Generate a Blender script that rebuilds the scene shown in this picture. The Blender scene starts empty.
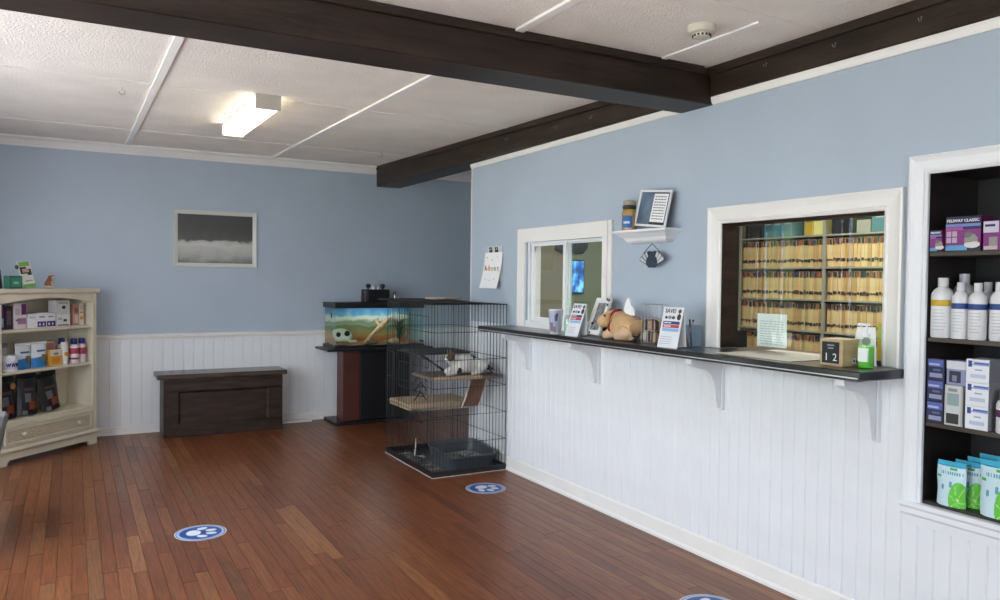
import bpy, bmesh, math, random
from mathutils import Vector, Matrix
random.seed(7)
S = bpy.context.scene
COL = S.collection
R = math.radians

# ------------------------------------------------------------------ camera
YAW, PITCH, ROLL, FPX = 0.507987, -0.024989, 0.0115335, 768.2
fw = Vector((math.sin(YAW)*math.cos(PITCH), math.cos(YAW)*math.cos(PITCH), math.sin(PITCH)))
rt = Vector((math.cos(YAW), -math.sin(YAW), 0))
up = rt.cross(fw)
rt2 = math.cos(ROLL)*rt + math.sin(ROLL)*up
up2 = -math.sin(ROLL)*rt + math.cos(ROLL)*up
cd = bpy.data.cameras.new('camera')
cd.sensor_width = 36; cd.lens = 36*FPX/1000; cd.clip_start = 0.02
cam = bpy.data.objects.new('camera', cd); COL.objects.link(cam)
mw = Matrix.Identity(4)
for i in range(3):
    mw[i][0] = rt2[i]; mw[i][1] = up2[i]; mw[i][2] = -fw[i]
mw[2][3] = 1.45
cam.matrix_world = mw
S.camera = cam

# ------------------------------------------------------------------ daylight, lamps, exposure
W = bpy.data.worlds.new('sky'); S.world = W; W.use_nodes = True
nt = W.node_tree; bg = nt.nodes['Background']
bg.inputs[0].default_value = (0.83, 0.91, 1.0, 1); bg.inputs[1].default_value = 5.6
S.view_settings.view_transform = 'Standard'; S.view_settings.look = 'None'
S.view_settings.gamma = 1; S.view_settings.use_curve_mapping = False
S.view_settings.exposure = 0.6

def area(name, loc, rot, sx, sy, power, color, portal=False):
    l = bpy.data.lights.new(name, 'AREA'); l.shape = 'RECTANGLE'; l.size = sx; l.size_y = sy
    l.energy = power; l.color = color
    if portal: l.cycles.is_portal = True
    o = bpy.data.objects.new(name, l); COL.objects.link(o); o.location = loc; o.rotation_euler = rot
    return o
WL = [(0.3, 2.4, 0.45, 2.25), (2.8, 5.5, 0.45, 2.25), (6.12, 6.66, 0.25, 2.1)]      # windows of the left wall: y0,y1,z0,z1
WF = [(0.2, 1.6, 0.8, 2.1)]          # windows of the front wall: x0,x1,z0,z1
XL, YF = -1.25, -1.5
for y0, y1, z0, z1 in WL:
    area('window_portal', (XL-0.16, (y0+y1)/2, (z0+z1)/2), (0, R(-90), 0), z1-z0, y1-y0, 1, (1, 1, 1), True)
for x0, x1, z0, z1 in WF:
    area('window_portal', ((x0+x1)/2, YF-0.16, (z0+z1)/2), (R(90), 0, 0), x1-x0, z1-z0, 1, (1, 1, 1), True)
area('office_ceiling_lamp', (4.4, 3.2, 2.55), (0, 0, 0), 1.2, 2.2, 55, (1, .96, .88))

sl = bpy.data.lights.new('sun', 'SUN'); sl.energy = 26; sl.angle = R(2); sl.color = (1, .97, .95)
so = bpy.data.objects.new('sun', sl); COL.objects.link(so); so.rotation_euler = (R(20), R(42), 0)

# ------------------------------------------------------------------ materials
def srgb(h):
    if isinstance(h, str):
        v = [int(h[i:i+2], 16)/255 for i in (0, 2, 4)]
        return tuple(((c+.055)/1.055)**2.4 if c > .04045 else c/12.92 for c in v)+(1,)
    return tuple(h)+(1,)
MATS = {}
def M(name, col, rough=.5, metal=0., noise=None, bump=None, emit=0., spec=.5, coat=0., stretch=None):
    """procedural principled material; noise=(scale, amount) varies the colour, bump=(scale, strength)"""
    if name in MATS: return MATS[name]
    m = bpy.data.materials.new(name); m.use_nodes = True; n = m.node_tree.nodes; L = m.node_tree.links
    b = n['Principled BSDF']; c = srgb(col)
    b.inputs['Base Color'].default_value = c
    b.inputs['Roughness'].default_value = rough; b.inputs['Metallic'].default_value = metal
    b.inputs['Specular IOR Level'].default_value = spec
    if coat: b.inputs['Coat Weight'].default_value = coat; b.inputs['Coat Roughness'].default_value = .15
    if emit:
        b.inputs['Emission Color'].default_value = c; b.inputs['Emission Strength'].default_value = emit
    if noise or bump:
        tc = n.new('ShaderNodeTexCoord'); mp = n.new('ShaderNodeMapping'); L.new(tc.outputs['Object'], mp.inputs[0])
        if stretch: mp.inputs['Scale'].default_value = stretch
    if noise:
        t = n.new('ShaderNodeTexNoise'); t.inputs['Scale'].default_value = noise[0]; t.inputs['Detail'].default_value = 4
        L.new(mp.outputs[0], t.inputs['Vector'])
        r = n.new('ShaderNodeValToRGB')
        r.color_ramp.elements[0].position = .3; r.color_ramp.elements[1].position = .7
        a = noise[1]
        r.color_ramp.elements[0].color = tuple(x*(1-a) for x in c[:3])+(1,)
        r.color_ramp.elements[1].color = tuple(min(1, x*(1+a)) for x in c[:3])+(1,)
        L.new(t.outputs[0], r.inputs[0]); L.new(r.outputs[0], b.inputs['Base Color'])
    if bump:
        t = n.new('ShaderNodeTexNoise'); t.inputs['Scale'].default_value = bump[0]; t.inputs['Detail'].default_value = 3
        L.new(mp.outputs[0], t.inputs['Vector'])
        u = n.new('ShaderNodeBump'); u.inputs['Strength'].default_value = bump[1]; u.inputs['Distance'].default_value = .01
        L.new(t.outputs[0], u.inputs['Height']); L.new(u.outputs[0], b.inputs['Normal'])
    MATS[name] = m
    return m
def glass_mat(name, tint=(1, 1, 1), rough=0.0, ior=1.5):
    if name in MATS: return MATS[name]
    m = bpy.data.materials.new(name); m.use_nodes = True; n = m.node_tree.nodes; L = m.node_tree.links
    n.remove(n['Principled BSDF'])
    tr = n.new('ShaderNodeBsdfTransparent'); tr.inputs[0].default_value = tint+(1,)
    gl = n.new('ShaderNodeBsdfGlossy'); gl.inputs['Roughness'].default_value = rough
    fr = n.new('ShaderNodeFresnel'); fr.inputs[0].default_value = ior
    mx = n.new('ShaderNodeMixShader')
    ge = n.new('ShaderNodeNewGeometry'); iv = n.new('ShaderNodeMath'); iv.operation = 'SUBTRACT'; iv.inputs[0].default_value = 1; L.new(ge.outputs['Backfacing'], iv.inputs[1])
    ml = n.new('ShaderNodeMath'); ml.operation = 'MULTIPLY'; m2 = n.new('ShaderNodeMath'); m2.operation = 'MULTIPLY'; m2.use_clamp = True; m2.inputs[1].default_value = 1.9; L.new(fr.outputs[0], m2.inputs[0]); L.new(m2.outputs[0], ml.inputs[0]); L.new(iv.outputs[0], ml.inputs[1])
    L.new(ml.outputs[0], mx.inputs[0]); L.new(tr.outputs[0], mx.inputs[1]); L.new(gl.outputs[0], mx.inputs[2])
    L.new(mx.outputs[0], n['Material Output'].inputs[0])
    MATS[name] = m
    return m
def plank_mat():
    m = bpy.data.materials.new('oak_plank'); m.use_nodes = True; n = m.node_tree.nodes; L = m.node_tree.links
    b = n['Principled BSDF']
    oi = n.new('ShaderNodeObjectInfo'); ge = n.new('ShaderNodeNewGeometry')
    ad = n.new('ShaderNodeMath'); ad.operation = 'ADD'; fr = n.new('ShaderNodeMath'); fr.operation = 'FRACT'
    L.new(oi.outputs['Random'], ad.inputs[0]); L.new(ge.outputs['Random Per Island'], ad.inputs[1]); L.new(ad.outputs[0], fr.inputs[0])
    rp = n.new('ShaderNodeValToRGB'); e = rp.color_ramp.elements
    cols = [(0, '6a391f'), (.12, '744024'), (.3, '7d4829'), (.5, '824d2d'), (.7, '784427'), (.85, '875433'), (.95, '92633f'), (1, '643d28')]
    e[0].color = srgb(cols[0][1]); e[1].color = srgb(cols[-1][1])
    for p, c in cols[1:-1]:
        k = e.new(p); k.color = srgb(c)
    L.new(fr.outputs[0], rp.inputs[0])
    # grain, shifted for each board
    tc = n.new('ShaderNodeTexCoord'); mp = n.new('ShaderNodeMapping'); L.new(tc.outputs['Object'], mp.inputs[0])
    mp.inputs['Scale'].default_value = (38, 2.2, 1)
    cb = n.new('ShaderNodeCombineXYZ'); mu = n.new('ShaderNodeMath'); mu.operation = 'MULTIPLY'; mu.inputs[1].default_value = 57
    L.new(fr.outputs[0], mu.inputs[0]); L.new(mu.outputs[0], cb.inputs[0]); L.new(mu.outputs[0], cb.inputs[1]); L.new(cb.outputs[0], mp.inputs['Location'])
    nz = n.new('ShaderNodeTexNoise'); nz.inputs['Scale'].default_value = 1.6; nz.inputs['Detail'].default_value = 6; nz.inputs['Distortion'].default_value = 1.6
    L.new(mp.outputs[0], nz.inputs['Vector'])
    r2 = n.new('ShaderNodeValToRGB'); r2.color_ramp.elements[0].position = .34; r2.color_ramp.elements[1].position = .66
    r2.color_ramp.elements[0].color = (.45, .40, .36, 1); r2.color_ramp.elements[1].color = (1.2, 1.15, 1.1, 1)
    L.new(nz.outputs[0], r2.inputs[0])
    mx = n.new('ShaderNodeMixRGB'); mx.blend_type = 'MULTIPLY'; mx.inputs[0].default_value = .8
    L.new(rp.outputs[0], mx.inputs[1]); L.new(r2.outputs[0], mx.inputs[2]); L.new(mx.outputs[0], b.inputs['Base Color'])
    b.inputs['Roughness'].default_value = .33; b.inputs['Specular IOR Level'].default_value = .45
    bu = n.new('ShaderNodeBump'); bu.inputs['Strength'].default_value = .12; bu.inputs['Distance'].default_value = .002
    L.new(nz.outputs[0], bu.inputs['Height']); L.new(bu.outputs[0], b.inputs['Normal'])
    return m

blue = M('blue_wall_paint', (.42, .491, .578), .42, noise=(2.5, .03), bump=(60, .03))
white = M('white_paint', (.80, .81, .83), .38, noise=(6, .02))
warmwhite = M('white_trim_paint', (.82, .80, .77), .4, noise=(5, .02))
cream = M('cream_paint', (.72, .66, .52), .42, noise=(7, .05))
beamwood = M('dark_stained_beam', (.027, .0165, .0115), .45, noise=(3, .5), bump=(9, .25), stretch=(1, 1, 6), spec=.3)
darkwood = M('dark_stained_oak', (.036, .021, .015), .4, noise=(5, .5), bump=(20, .1), stretch=(1, 1, 5), spec=.3)
darkpanel = M('dark_panel', (.014, .012, .013), .5, noise=(6, .4))
ceilm = M('stippled_ceiling', (.95, .885, .80), .9, noise=(3, .05), bump=(95, .9))
battenm = M('ceiling_batten_paint', (.95, .92, .87), .6)
granite = M('black_laminate', (.010, .010, .012), .28, noise=(140, .9), coat=.3)
blackplastic = M('black_plastic', (.008, .008, .009), .4)
blackwire = M('black_wire', (.006, .006, .007), .45)
chrome = M('chrome', (.75, .75, .77), .18, 1)
silver = M('silver_grey', (.55, .56, .58), .35, .6)
paper = M('white_paper', (.85, .85, .86), .6)
manila = M('manila_card', (.56, .38, .17), .7, noise=(14, .12))
steel = M('grey_steel', (.34, .33, .27), .4, .3)
olive = M('olive_wall_paint', (.30, .28, .20), .7)
glass = glass_mat('window_glass', (.97, 1, .98))
tankglass = glass_mat('tank_glass', (.93, 1, .98), 0, 1.2)
acrylic = glass_mat('clear_acrylic', (.84, .88, .92), .05)
plank = plank_mat()
def C(h, rough=.5, **k):
    return M('colour_'+h+('' if rough == .5 else '_r%d' % int(rough*100)), h, rough, **k)

# ------------------------------------------------------------------ mesh builder
class MB:
    def __init__(s): s.v = []; s.f = []; s.m = []; s.sm = []
    def add(s, vs, fs, mi=0, smooth=False):
        o = len(s.v); s.v += [tuple(p) for p in vs]
        for f in fs: s.f.append(tuple(i+o for i in f)); s.m.append(mi); s.sm.append(smooth)
        return s
    def hexa(s, P, mi=0):   # 8 corners: bottom ring 0-3, top ring 4-7 (counter-clockwise from above)
        return s.add(P, [(3, 2, 1, 0), (4, 5, 6, 7), (0, 1, 5, 4), (1, 2, 6, 5), (2, 3, 7, 6), (3, 0, 4, 7)], mi)
    def box(s, x0, x1, y0, y1, z0, z1, mi=0):
        return s.hexa([(x0, y0, z0), (x1, y0, z0), (x1, y1, z0), (x0, y1, z0), (x0, y0, z1), (x1, y0, z1), (x1, y1, z1), (x0, y1, z1)], mi)
    def prism(s, poly, fn, t0, t1, mi=0, smooth=False):   # poly of (a,b); fn(a,b,t)->xyz
        n = len(poly); vs = [fn(a, b, t0) for a, b in poly]+[fn(a, b, t1) for a, b in poly]
        fs = [tuple(range(n-1, -1, -1)), tuple(range(n, 2*n))]
        s.add(vs, fs, mi); o = len(s.v)-2*n
        for i in range(n):
            j = (i+1) % n; s.f.append((o+i, o+j, o+n+j, o+n+i)); s.m.append(mi); s.sm.append(smooth)
        return s
    def lathe(s, prof, c=(0, 0, 0), seg=20, mi=0, mf=None):   # prof: (r,z) from bottom to top
        vs = []; fs = []; k = len(prof)
        for r, z in prof:
            for i in range(seg):
                a = 2*math.pi*i/seg; vs.append((c[0]+r*math.cos(a), c[1]+r*math.sin(a), c[2]+z))
        o = len(s.v); s.v += vs
        for j in range(k-1):
            for i in range(seg):
                i2 = (i+1) % seg
                s.f.append((o+j*seg+i, o+j*seg+i2, o+(j+1)*seg+i2, o+(j+1)*seg+i)); s.m.append(mf(j) if mf else mi); s.sm.append(True)
        s.f.append(tuple(o+i for i in range(seg-1, -1, -1))); s.m.append(mf(0) if mf else mi); s.sm.append(False)
        s.f.append(tuple(o+(k-1)*seg+i for i in range(seg))); s.m.append(mf(k-2) if mf else mi); s.sm.append(False)
        return s
    def tube(s, pts, r, sides=6, mi=0, closed=False):
        P = [Vector(p) for p in pts]; n = len(P); rs = r if isinstance(r, (list, tuple)) else [r]*n
        o = len(s.v); prev = None
        for i, p in enumerate(P):
            if closed: d = P[(i+1) % n]-P[i-1]
            else: d = P[min(i+1, n-1)]-P[max(i-1, 0)]
            d.normalize()
            if prev is None:
                a = Vector((0, 0, 1)) if abs(d.z) < .9 else Vector((1, 0, 0))
                u = d.cross(a).normalized()
            else:
                u = (prev-d*prev.dot(d)).normalized()
            prev = u; w = d.cross(u)
            for k in range(sides):
                t = 2*math.pi*k/sides; s.v.append(tuple(p+u*(rs[i]*math.cos(t))+w*(rs[i]*math.sin(t))))
        rng = n if closed else n-1
        for i in range(rng):
            j = (i+1) % n
            for k in range(sides):
                k2 = (k+1) % sides
                s.f.append((o+i*sides+k, o+i*sides+k2, o+j*sides+k2, o+j*sides+k)); s.m.append(mi); s.sm.append(sides > 4)
        if not closed:
            s.f.append(tuple(o+k for k in range(sides-1, -1, -1))); s.m.append(mi); s.sm.append(False)
            s.f.append(tuple(o+(n-1)*sides+k for k in range(sides))); s.m.append(mi); s.sm.append(False)
        return s
    def ball(s, c, r, seg=12, rings=8, mi=0):
        rr = r if isinstance(r, (list, tuple)) else (r, r, r)
        o = len(s.v); s.v.append((c[0], c[1], c[2]-rr[2]))
        for j in range(1, rings):
            a = -math.pi/2+math.pi*j/rings
            for i in range(seg):
                t = 2*math.pi*i/seg
                s.v.append((c[0]+rr[0]*math.cos(a)*math.cos(t), c[1]+rr[1]*math.cos(a)*math.sin(t), c[2]+rr[2]*math.sin(a)))
        s.v.append((c[0], c[1], c[2]+rr[2])); last = len(s.v)-1
        for i in range(seg):
            i2 = (i+1) % seg
            s.f.append((o, o+1+i2, o+1+i)); s.m.append(mi); s.sm.append(True)
            for j in range(rings-2):
                a = o+1+j*seg; b = a+seg
                s.f.append((a+i, a+i2, b+i2, b+i)); s.m.append(mi); s.sm.append(True)
            a = o+1+(rings-2)*seg
            s.f.append((a+i, a+i2, last)); s.m.append(mi); s.sm.append(True)
        return s
    def sweep(s, fn, u0, u1, v0, v1, prof, mi=0):   # mitred frame: prof of (outward offset, height); fn(u,v,h)
        o = len(s.v); n = len(prof)
        for q, h in prof:
            for u, v in ((u0-q, v0-q), (u1+q, v0-q), (u1+q, v1+q), (u0-q, v1+q)): s.v.append(tuple(fn(u, v, h)))
        for i in range(n):
            j = (i+1) % n
            for k in range(4):
                k2 = (k+1) % 4
                s.f.append((o+i*4+k, o+i*4+k2, o+j*4+k2, o+j*4+k)); s.m.append(mi); s.sm.append(False)
        return s
    def mesh(s, name, mats, bevel=0, org=(0, 0, 0)):
        me = bpy.data.meshes.new(name)
        me.from_pydata([(a-org[0], b-org[1], c-org[2]) for a, b, c in s.v], [], s.f)
        for m in (mats if isinstance(mats, (list, tuple)) else [mats]): me.materials.append(m)
        for p, mi, sm in zip(me.polygons, s.m, s.sm): p.material_index = mi; p.use_smooth = sm
        bm = bmesh.new(); bm.from_mesh(me)
        bmesh.ops.recalc_face_normals(bm, faces=bm.faces)
        if bevel: bmesh.ops.bevel(bm, geom=bm.edges[:], offset=bevel, segments=1, affect='EDGES', clamp_overlap=True)
        bm.to_mesh(me); bm.free()
        if any(s.sm): me.set_sharp_from_angle(angle=R(40))
        return me
    def build(s, name, mats, parent=None, bevel=0, world=False, org=None):
        if world and parent is not None and org is None: org = parent.get('_o', (0, 0, 0))
        o = bpy.data.objects.new(name, s.mesh(name, mats, bevel, org or (0, 0, 0))); COL.objects.link(o)
        if parent is not None: o.parent = parent
        elif org: o.location = org
        return o
ORG = {}
def tag(o, label, cat, group=None):
    o['label'] = label; o['category'] = cat
    if group: o['group'] = group
    return o
def thing(name, label, cat, loc=(0, 0, 0), rz=0, group=None, rot=None):
    o = bpy.data.objects.new(name, None); COL.objects.link(o); o.empty_display_size = .05
    o.location = loc; o.rotation_euler = rot or (0, 0, rz)
    return tag(o, label, cat, group)
def wpart(mb, name, mats, t, bevel=0):     # a part given in world coordinates under an unrotated thing
    o = mb.build(name, mats, None, bevel, org=tuple(t.location)); o.parent = t; o.location = (0, 0, 0)
    return o
def struct(name, mb, mats, bevel=0, parent=None):
    o = mb.build(name, mats, parent, bevel)
    if parent is None: o['kind'] = 'structure'
    return o
def dup(t, loc, rz=None, label=None, group=None):
    r = t.copy(); COL.objects.link(r); r.location = loc
    if rz is not None: r.rotation_euler = (t.rotation_euler.x, t.rotation_euler.y, rz)
    if label: r['label'] = label
    if group: r['group'] = group
    for ch in [c for c in bpy.data.objects if c.parent == t]:
        c = ch.copy(); COL.objects.link(c); c.parent = r
        for g in [k for k in bpy.data.objects if k.parent == ch]:
            d = g.copy(); COL.objects.link(d); d.parent = c
    return r
def text(name, s, size, mat, parent, loc, rot=(R(90), 0, 0), align='CENTER', ext=.0006, sx=1, bold=0):
    cu = bpy.data.curves.new(name, 'FONT'); cu.body = s; cu.size = size; cu.align_x = align; cu.align_y = 'CENTER'; cu.extrude = ext
    cu.offset = bold; cu.resolution_u = 2
    t = bpy.data.objects.new(name, cu); COL.objects.link(t)
    bpy.context.view_layer.update()
    me = bpy.data.meshes.new_from_object(t.evaluated_get(bpy.context.evaluated_depsgraph_get()))
    bpy.data.objects.remove(t)
    me.materials.clear(); me.materials.append(mat); me.name = name
    o = bpy.data.objects.new(name, me); COL.objects.link(o); o.parent = parent; o.location = loc; o.rotation_euler = rot; o.scale = (sx, 1, 1)
    return o
def skin(name, nodes, edges, mats, parent=None, org=(0, 0, 0), sub=2, paint=None):
    """continuous body: nodes [(pos, radius)], edges, grown with Skin + Subdivision and baked"""
    me = bpy.data.meshes.new(name)
    me.from_pydata([tuple(Vector(p)-Vector(org)) for p, r in nodes], edges, [])
    o = bpy.data.objects.new(name, me); COL.objects.link(o)
    o.modifiers.new('skin', 'SKIN')
    sv = me.skin_vertices[0].data
    for i, (p, r) in enumerate(nodes):
        sv[i].radius = (r, r) if not isinstance(r, (tuple, list)) else r
        sv[i].use_root = (i == 0)
    sd = o.modifiers.new('sub', 'SUBSURF'); sd.levels = sub; sd.render_levels = sub
    bpy.context.view_layer.update()
    nm = bpy.data.meshes.new_from_object(o.evaluated_get(bpy.context.evaluated_depsgraph_get()))
    o.modifiers.clear(); o.data = nm; nm.name = name
    nm.materials.clear()
    for m in (mats if isinstance(mats, (list, tuple)) else [mats]): nm.materials.append(m)
    for p in nm.polygons:
        p.use_smooth = True
        p.material_index = paint(p.center+Vector(org)) if paint else 0
    if parent is not None: o.parent = parent
    return o
FX = lambda x: (lambda u, v, h: (x-h, u, v))        # a plane facing -x (u=y, v=z)
FY = lambda y: (lambda u, v, h: (u, y-h, v))        # a plane facing -y (u=x, v=z)

# ================================================================== THE ROOM
XR, YB, PT = 2.934, 7.824, 3.05          # partition face, back wall face, partition rear face
YE = 5.77                                # free end of the partition
def ceil_z(y): return 2.57 if y < 3.24 else 2.57+(y-3.24)*.0172

# ---- floor: single oak boards running towards the back wall
fl = struct('floor', MB().box(XL-.1, 4.6, YF-.1, YB+.1, -.06, -.0025), M('subfloor', (.05, .03, .022), .8))
bw = .0655; cache = {}; boards = []
row = 0; x = XL
vis = lambda x, y: True
def in_view(x, y):
    p = Vector((x, y, 0))-Vector((0, 0, 1.45)); d = p.dot(fw)
    if d < .5: return False
    return abs(p.dot(rt2)/d*FPX) < 515 and abs(p.dot(up2)/d*FPX) < 312
while x < 4.3:
    y = YF-random.uniform(0, 1.2)
    while y < YB:
        L_ = random.choice([.6, .75, .9, 1.05, 1.2, 1.35])
        y1 = min(y+L_, YB)
        if y1-y > .02 and y1 > YF: boards.append((x, y, round(y1-y, 3)))
        y += L_
    x += bw
def plank_mb(L_, mb=None, x=0, y=0, z=0):
    mb = mb or MB(); a, b = x+.0003, x+bw-.0003; c, d = y+.0004, y+L_-.0004
    e = .0009
    return mb.add([(a, c, -.0025+z), (b, c, -.0025+z), (b, d, -.0025+z), (a, d, -.0025+z),
                   (a+e, c+e, z), (b-e, c+e, z), (b-e, d-e, z), (a+e, d-e, z)],
                  [(4, 5, 6, 7), (0, 1, 5, 4), (1, 2, 6, 5), (2, 3, 7, 6), (3, 0, 4, 7)])
hidden = lambda x, y: (x > XR) or (y > 7.45 and .7 < x < 1.75)
seen = [b for b in boards if any(in_view(b[0]+bw/2, b[1]+b[2]*k) and not hidden(b[0]+bw/2, b[1]+b[2]*k) for k in (0.02, .25, .5, .75, .98))]
seen.sort(key=lambda b: (b[0]**2+(b[1]+b[2]/2)**2)/b[2])
near = seen[:300]; nearset = set(near)
for bx_, by_, bl_ in near:
    if bl_ not in cache: cache[bl_] = plank_mb(bl_).mesh('plank', plank)
    o = bpy.data.objects.new('plank', cache[bl_]); COL.objects.link(o); o.parent = fl
    o.location = (bx_, by_, random.uniform(-.0005, .0005))
mb = MB()
for b in boards:
    if b not in nearset: plank_mb(b[2], mb, b[0], b[1])
o = mb.build('planks', plank, fl); o['kind'] = 'stuff'

# ---- ceiling of stippled panels with thin joints and flat battens
ce = struct('ceiling', MB().hexa([(XL-.1, YF-.1, 2.60), (4.6, YF-.1, 2.60), (4.6, YB+.1, 2.68), (XL-.1, YB+.1, 2.68),
                                 (XL-.1, YF-.1, 2.74), (4.6, YF-.1, 2.74), (4.6, YB+.1, 2.76), (XL-.1, YB+.1, 2.76)]), M('ceiling_deck', (.3, .28, .26), .9))
def panel(x0, x1, y0, y1):
    g = .0025; x0 += g; x1 -= g; y0 += g; y1 -= g
    MB().hexa([(x0, y0, ceil_z(y0)), (x1, y0, ceil_z(y0)), (x1, y1, ceil_z(y1)), (x0, y1, ceil_z(y1)),
               (x0, y0, ceil_z(y0)+.03), (x1, y0, ceil_z(y0)+.03), (x1, y1, ceil_z(y1)+.03), (x0, y1, ceil_z(y1)+.03)]).build('panel', ceilm, ce)
for x0, x1 in ((XL, .44), (.44, 1.74), (1.74, 2.98), (2.98, 4.5)):
    for y0, y1 in ((YF, .1), (.1, 2.3), (2.3, 3.24), (3.24, 5.06), (5.06, 6.88), (6.88, YB)):
        panel(x0, x1, y0, y1)
def batten(x, w, y0, y1, t=.012):
    mb = MB(); n = 1
    mb.hexa([(x-w/2, y0, ceil_z(y0)-t), (x+w/2, y0, ceil_z(y0)-t), (x+w/2, y1, ceil_z(y1)-t), (x-w/2, y1, ceil_z(y1)-t),
             (x-w/2, y0, ceil_z(y0)), (x+w/2, y0, ceil_z(y0)), (x+w/2, y1, ceil_z(y1)), (x-w/2, y1, ceil_z(y1))])
    mb.build('batten', battenm, ce)
for bxx in (.44, 1.74):
    batten(bxx, .042, 3.25, 7.74); batten(bxx, .042, YF, 2.99)
batten(2.575, .03, 2.36, 2.99, .008)
def cross(y, x0, x1):
    MB().box(x0, x1, y-.011, y+.011, ceil_z(y)-.004, ceil_z(y)+.002).build('batten', ceilm, ce)
cross(5.06, XL, 2.87); cross(6.88, XL, 2.87); cross(2.3, XL, 2.87)

# ---- back wall: blue above, rail, boards and skirting below
def holes_wall(us, vs, holes, fn, mb, t0, t1):
    us = sorted(set(us+[h[0] for h in holes]+[h[1] for h in holes])); vs = sorted(set(vs+[h[2] for h in holes]+[h[3] for h in holes]))
    for i in range(len(us)-1):
        for j in range(len(vs)-1):
            cu, cv = (us[i]+us[i+1])/2, (vs[j]+vs[j+1])/2
            if any(h[0] < cu < h[1] and h[2] < cv < h[3] for h in holes): continue
            fn(mb, us[i], us[i+1], vs[j], vs[j+1])
    return mb
bwall = struct('wall_back', MB().box(XL-.15, 4.6, YB, YB+.12, 0, 2.76), blue)
def bead_board(w, z0, z1, t=.012, e=.005):
    return [(0, 0), (0, t-.006), (e, t), (w-e, t), (w, t-.006), (w, 0)]
xx = XL; w = .0905; me = None
while xx < 4.3:
    if me is None:
        me = MB().prism(bead_board(w, 0, 1), lambda a, b, t: (a, -b, t), .06, .875).mesh('board', white)
    o = bpy.data.objects.new('board', me); COL.objects.link(o); o.parent = bwall; o.location = (xx, YB, 0); xx += w
struct('trim_1', MB().prism([(0, .866), (.018, .866), (.020, .880), (.030, .886), (.034, .905), (.026, .914), (.014, .918), (0, .920)],
                            lambda a, b, t: (t, YB-.001-a, b), XL, 4.5), warmwhite)
struct('baseboard_back', MB().prism([(0, 0), (.030, 0), (.030, .014), (.022, .020), (.022, .062), (.014, .074), (0, .076)],
                                    lambda a, b, t: (t, YB-.001-a, b), XL, 4.5), warmwhite)
struct('trim_2', MB().prism([(0, 2.566), (.010, 2.566), (.014, 2.580), (.040, 2.618), (.062, 2.634), (.066, 2.652), (0, 2.652)],
                            lambda a, b, t: (t, YB-a, b), XL, 2.825), warmwhite)
struct('trim_3', MB().prism([(0, 2.566), (.010, 2.566), (.014, 2.580), (.040, 2.618), (.062, 2.634), (.066, 2.652), (0, 2.652)],
                            lambda a, b, t: (t, YB-a, b), 3.11, 4.5), warmwhite)
struct('wall_passage', MB().box(4.5, 4.6, 5.77, YB, 0, 2.76), blue)

# ---- left wall and front wall with windows (beside and behind the camera)
mb = MB(); holes_wall([YF-.15, YB+.12], [0, 2.76], [tuple(w_) for w_ in WL], lambda m, a, b, c, d: m.box(XL-.15, XL, a, b, c, d), mb, 0, 0)
struct('wall_left', mb, blue)
mb = MB(); holes_wall([XL, 4.6], [0, 2.76], [tuple(w_) for w_ in WF], lambda m, a, b, c, d: m.box(a, b, YF-.15, YF, c, d), mb, 0, 0)
struct('wall_front', mb, blue)
nwin = 3
for y0, y1, z0, z1 in WL:
    mb = MB().sweep(lambda u, v, h: (XL+h, u, v), y0, y1, z0, z1, [(0, -.1), (0, .02), (.09, .02), (.09, 0), (0, 0)])
    mb.box(XL-.09, XL-.05, (y0+y1)/2-.025, (y0+y1)/2+.025, z0, z1).box(XL-.09, XL-.05, y0, y1, (z0+z1)/2-.02, (z0+z1)/2+.02)
    struct('window_%d' % nwin, mb, white); nwin += 1
for x0, x1, z0, z1 in WF:
    mb = MB().sweep(lambda u, v, h: (u, YF+h, v), x0, x1, z0, z1, [(0, -.1), (0, .02), (.09, .02), (.09, 0), (0, 0)])
    mb.box((x0+x1)/2-.025, (x0+x1)/2+.025, YF-.09, YF-.05, z0, z1)
    struct('window_%d' % nwin, mb, white); nwin += 1
gr = struct('ground_outside', MB().box(-40, XL-.16, -30, 40, -.5, -.3).box(XL-.16, 40, -30, YF-.16, -.5, -.3), M('pale_concrete', (.52, .51, .52), .9, noise=(.6, .1)))
struct('lawn_outside', MB().box(-40, -9, -30, 40, -.3, -.29), M('lawn', (.15, .19, .07), .9, noise=(.6, .3)))
mb = MB(); rnd = random.Random(8)
for k in range(16): mb.ball((-17+rnd.uniform(-1, 1), 10+1.6*k, rnd.uniform(1.5, 3.5)), (1.8, 1.6, rnd.uniform(3, 5)), 10, 7)
o = mb.build('tree_line', M('far_foliage', (.035, .06, .025), .9, noise=(2, .5)), org=(-17, 22, -.3)); o['kind'] = 'stuff'; tag(o, 'dark line of trees beyond the road outside', 'trees')
struct('road_outside', MB().box(-15, -12, -30, 40, -.32, -.28), M('asphalt', (.22, .22, .23), .8))

# ---- partition wall
W1 = (3.93, 4.88, 1.115, 1.735); W2 = (2.0, 2.92, 1.10, 1.76); NI = (.95, 1.82, .59, 1.887)
mb = MB()
holes_wall([YF, YE], [0, 2.42], [W1, W2, NI], lambda m, a, b, c, d: m.box(XR, PT, a, b, c, d), mb, 0, 0)
rw = struct('wall_right', mb, blue)
wb = .0668; yy = YE
me1 = MB().prism(bead_board(wb, 0, 1), lambda a, b, t: (-b, -a, t), .09, 1.1125).mesh('board', white)
me2 = MB().prism(bead_board(wb, 0, 1), lambda a, b, t: (-b, -a, t), .09, .50).mesh('board', white)
me3 = MB().prism(bead_board(wb, 0, 1), lambda a, b, t: (-b, -a, t), .09, 1.112).mesh('board', white)
while yy > .9:
    me = me3 if yy > 5.15 else (me1 if yy > 1.915+wb*.6 else me2)
    o = bpy.data.objects.new('board', me); COL.objects.link(o); o.parent = rw; o.location = (XR, yy, 0); yy -= wb
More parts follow.
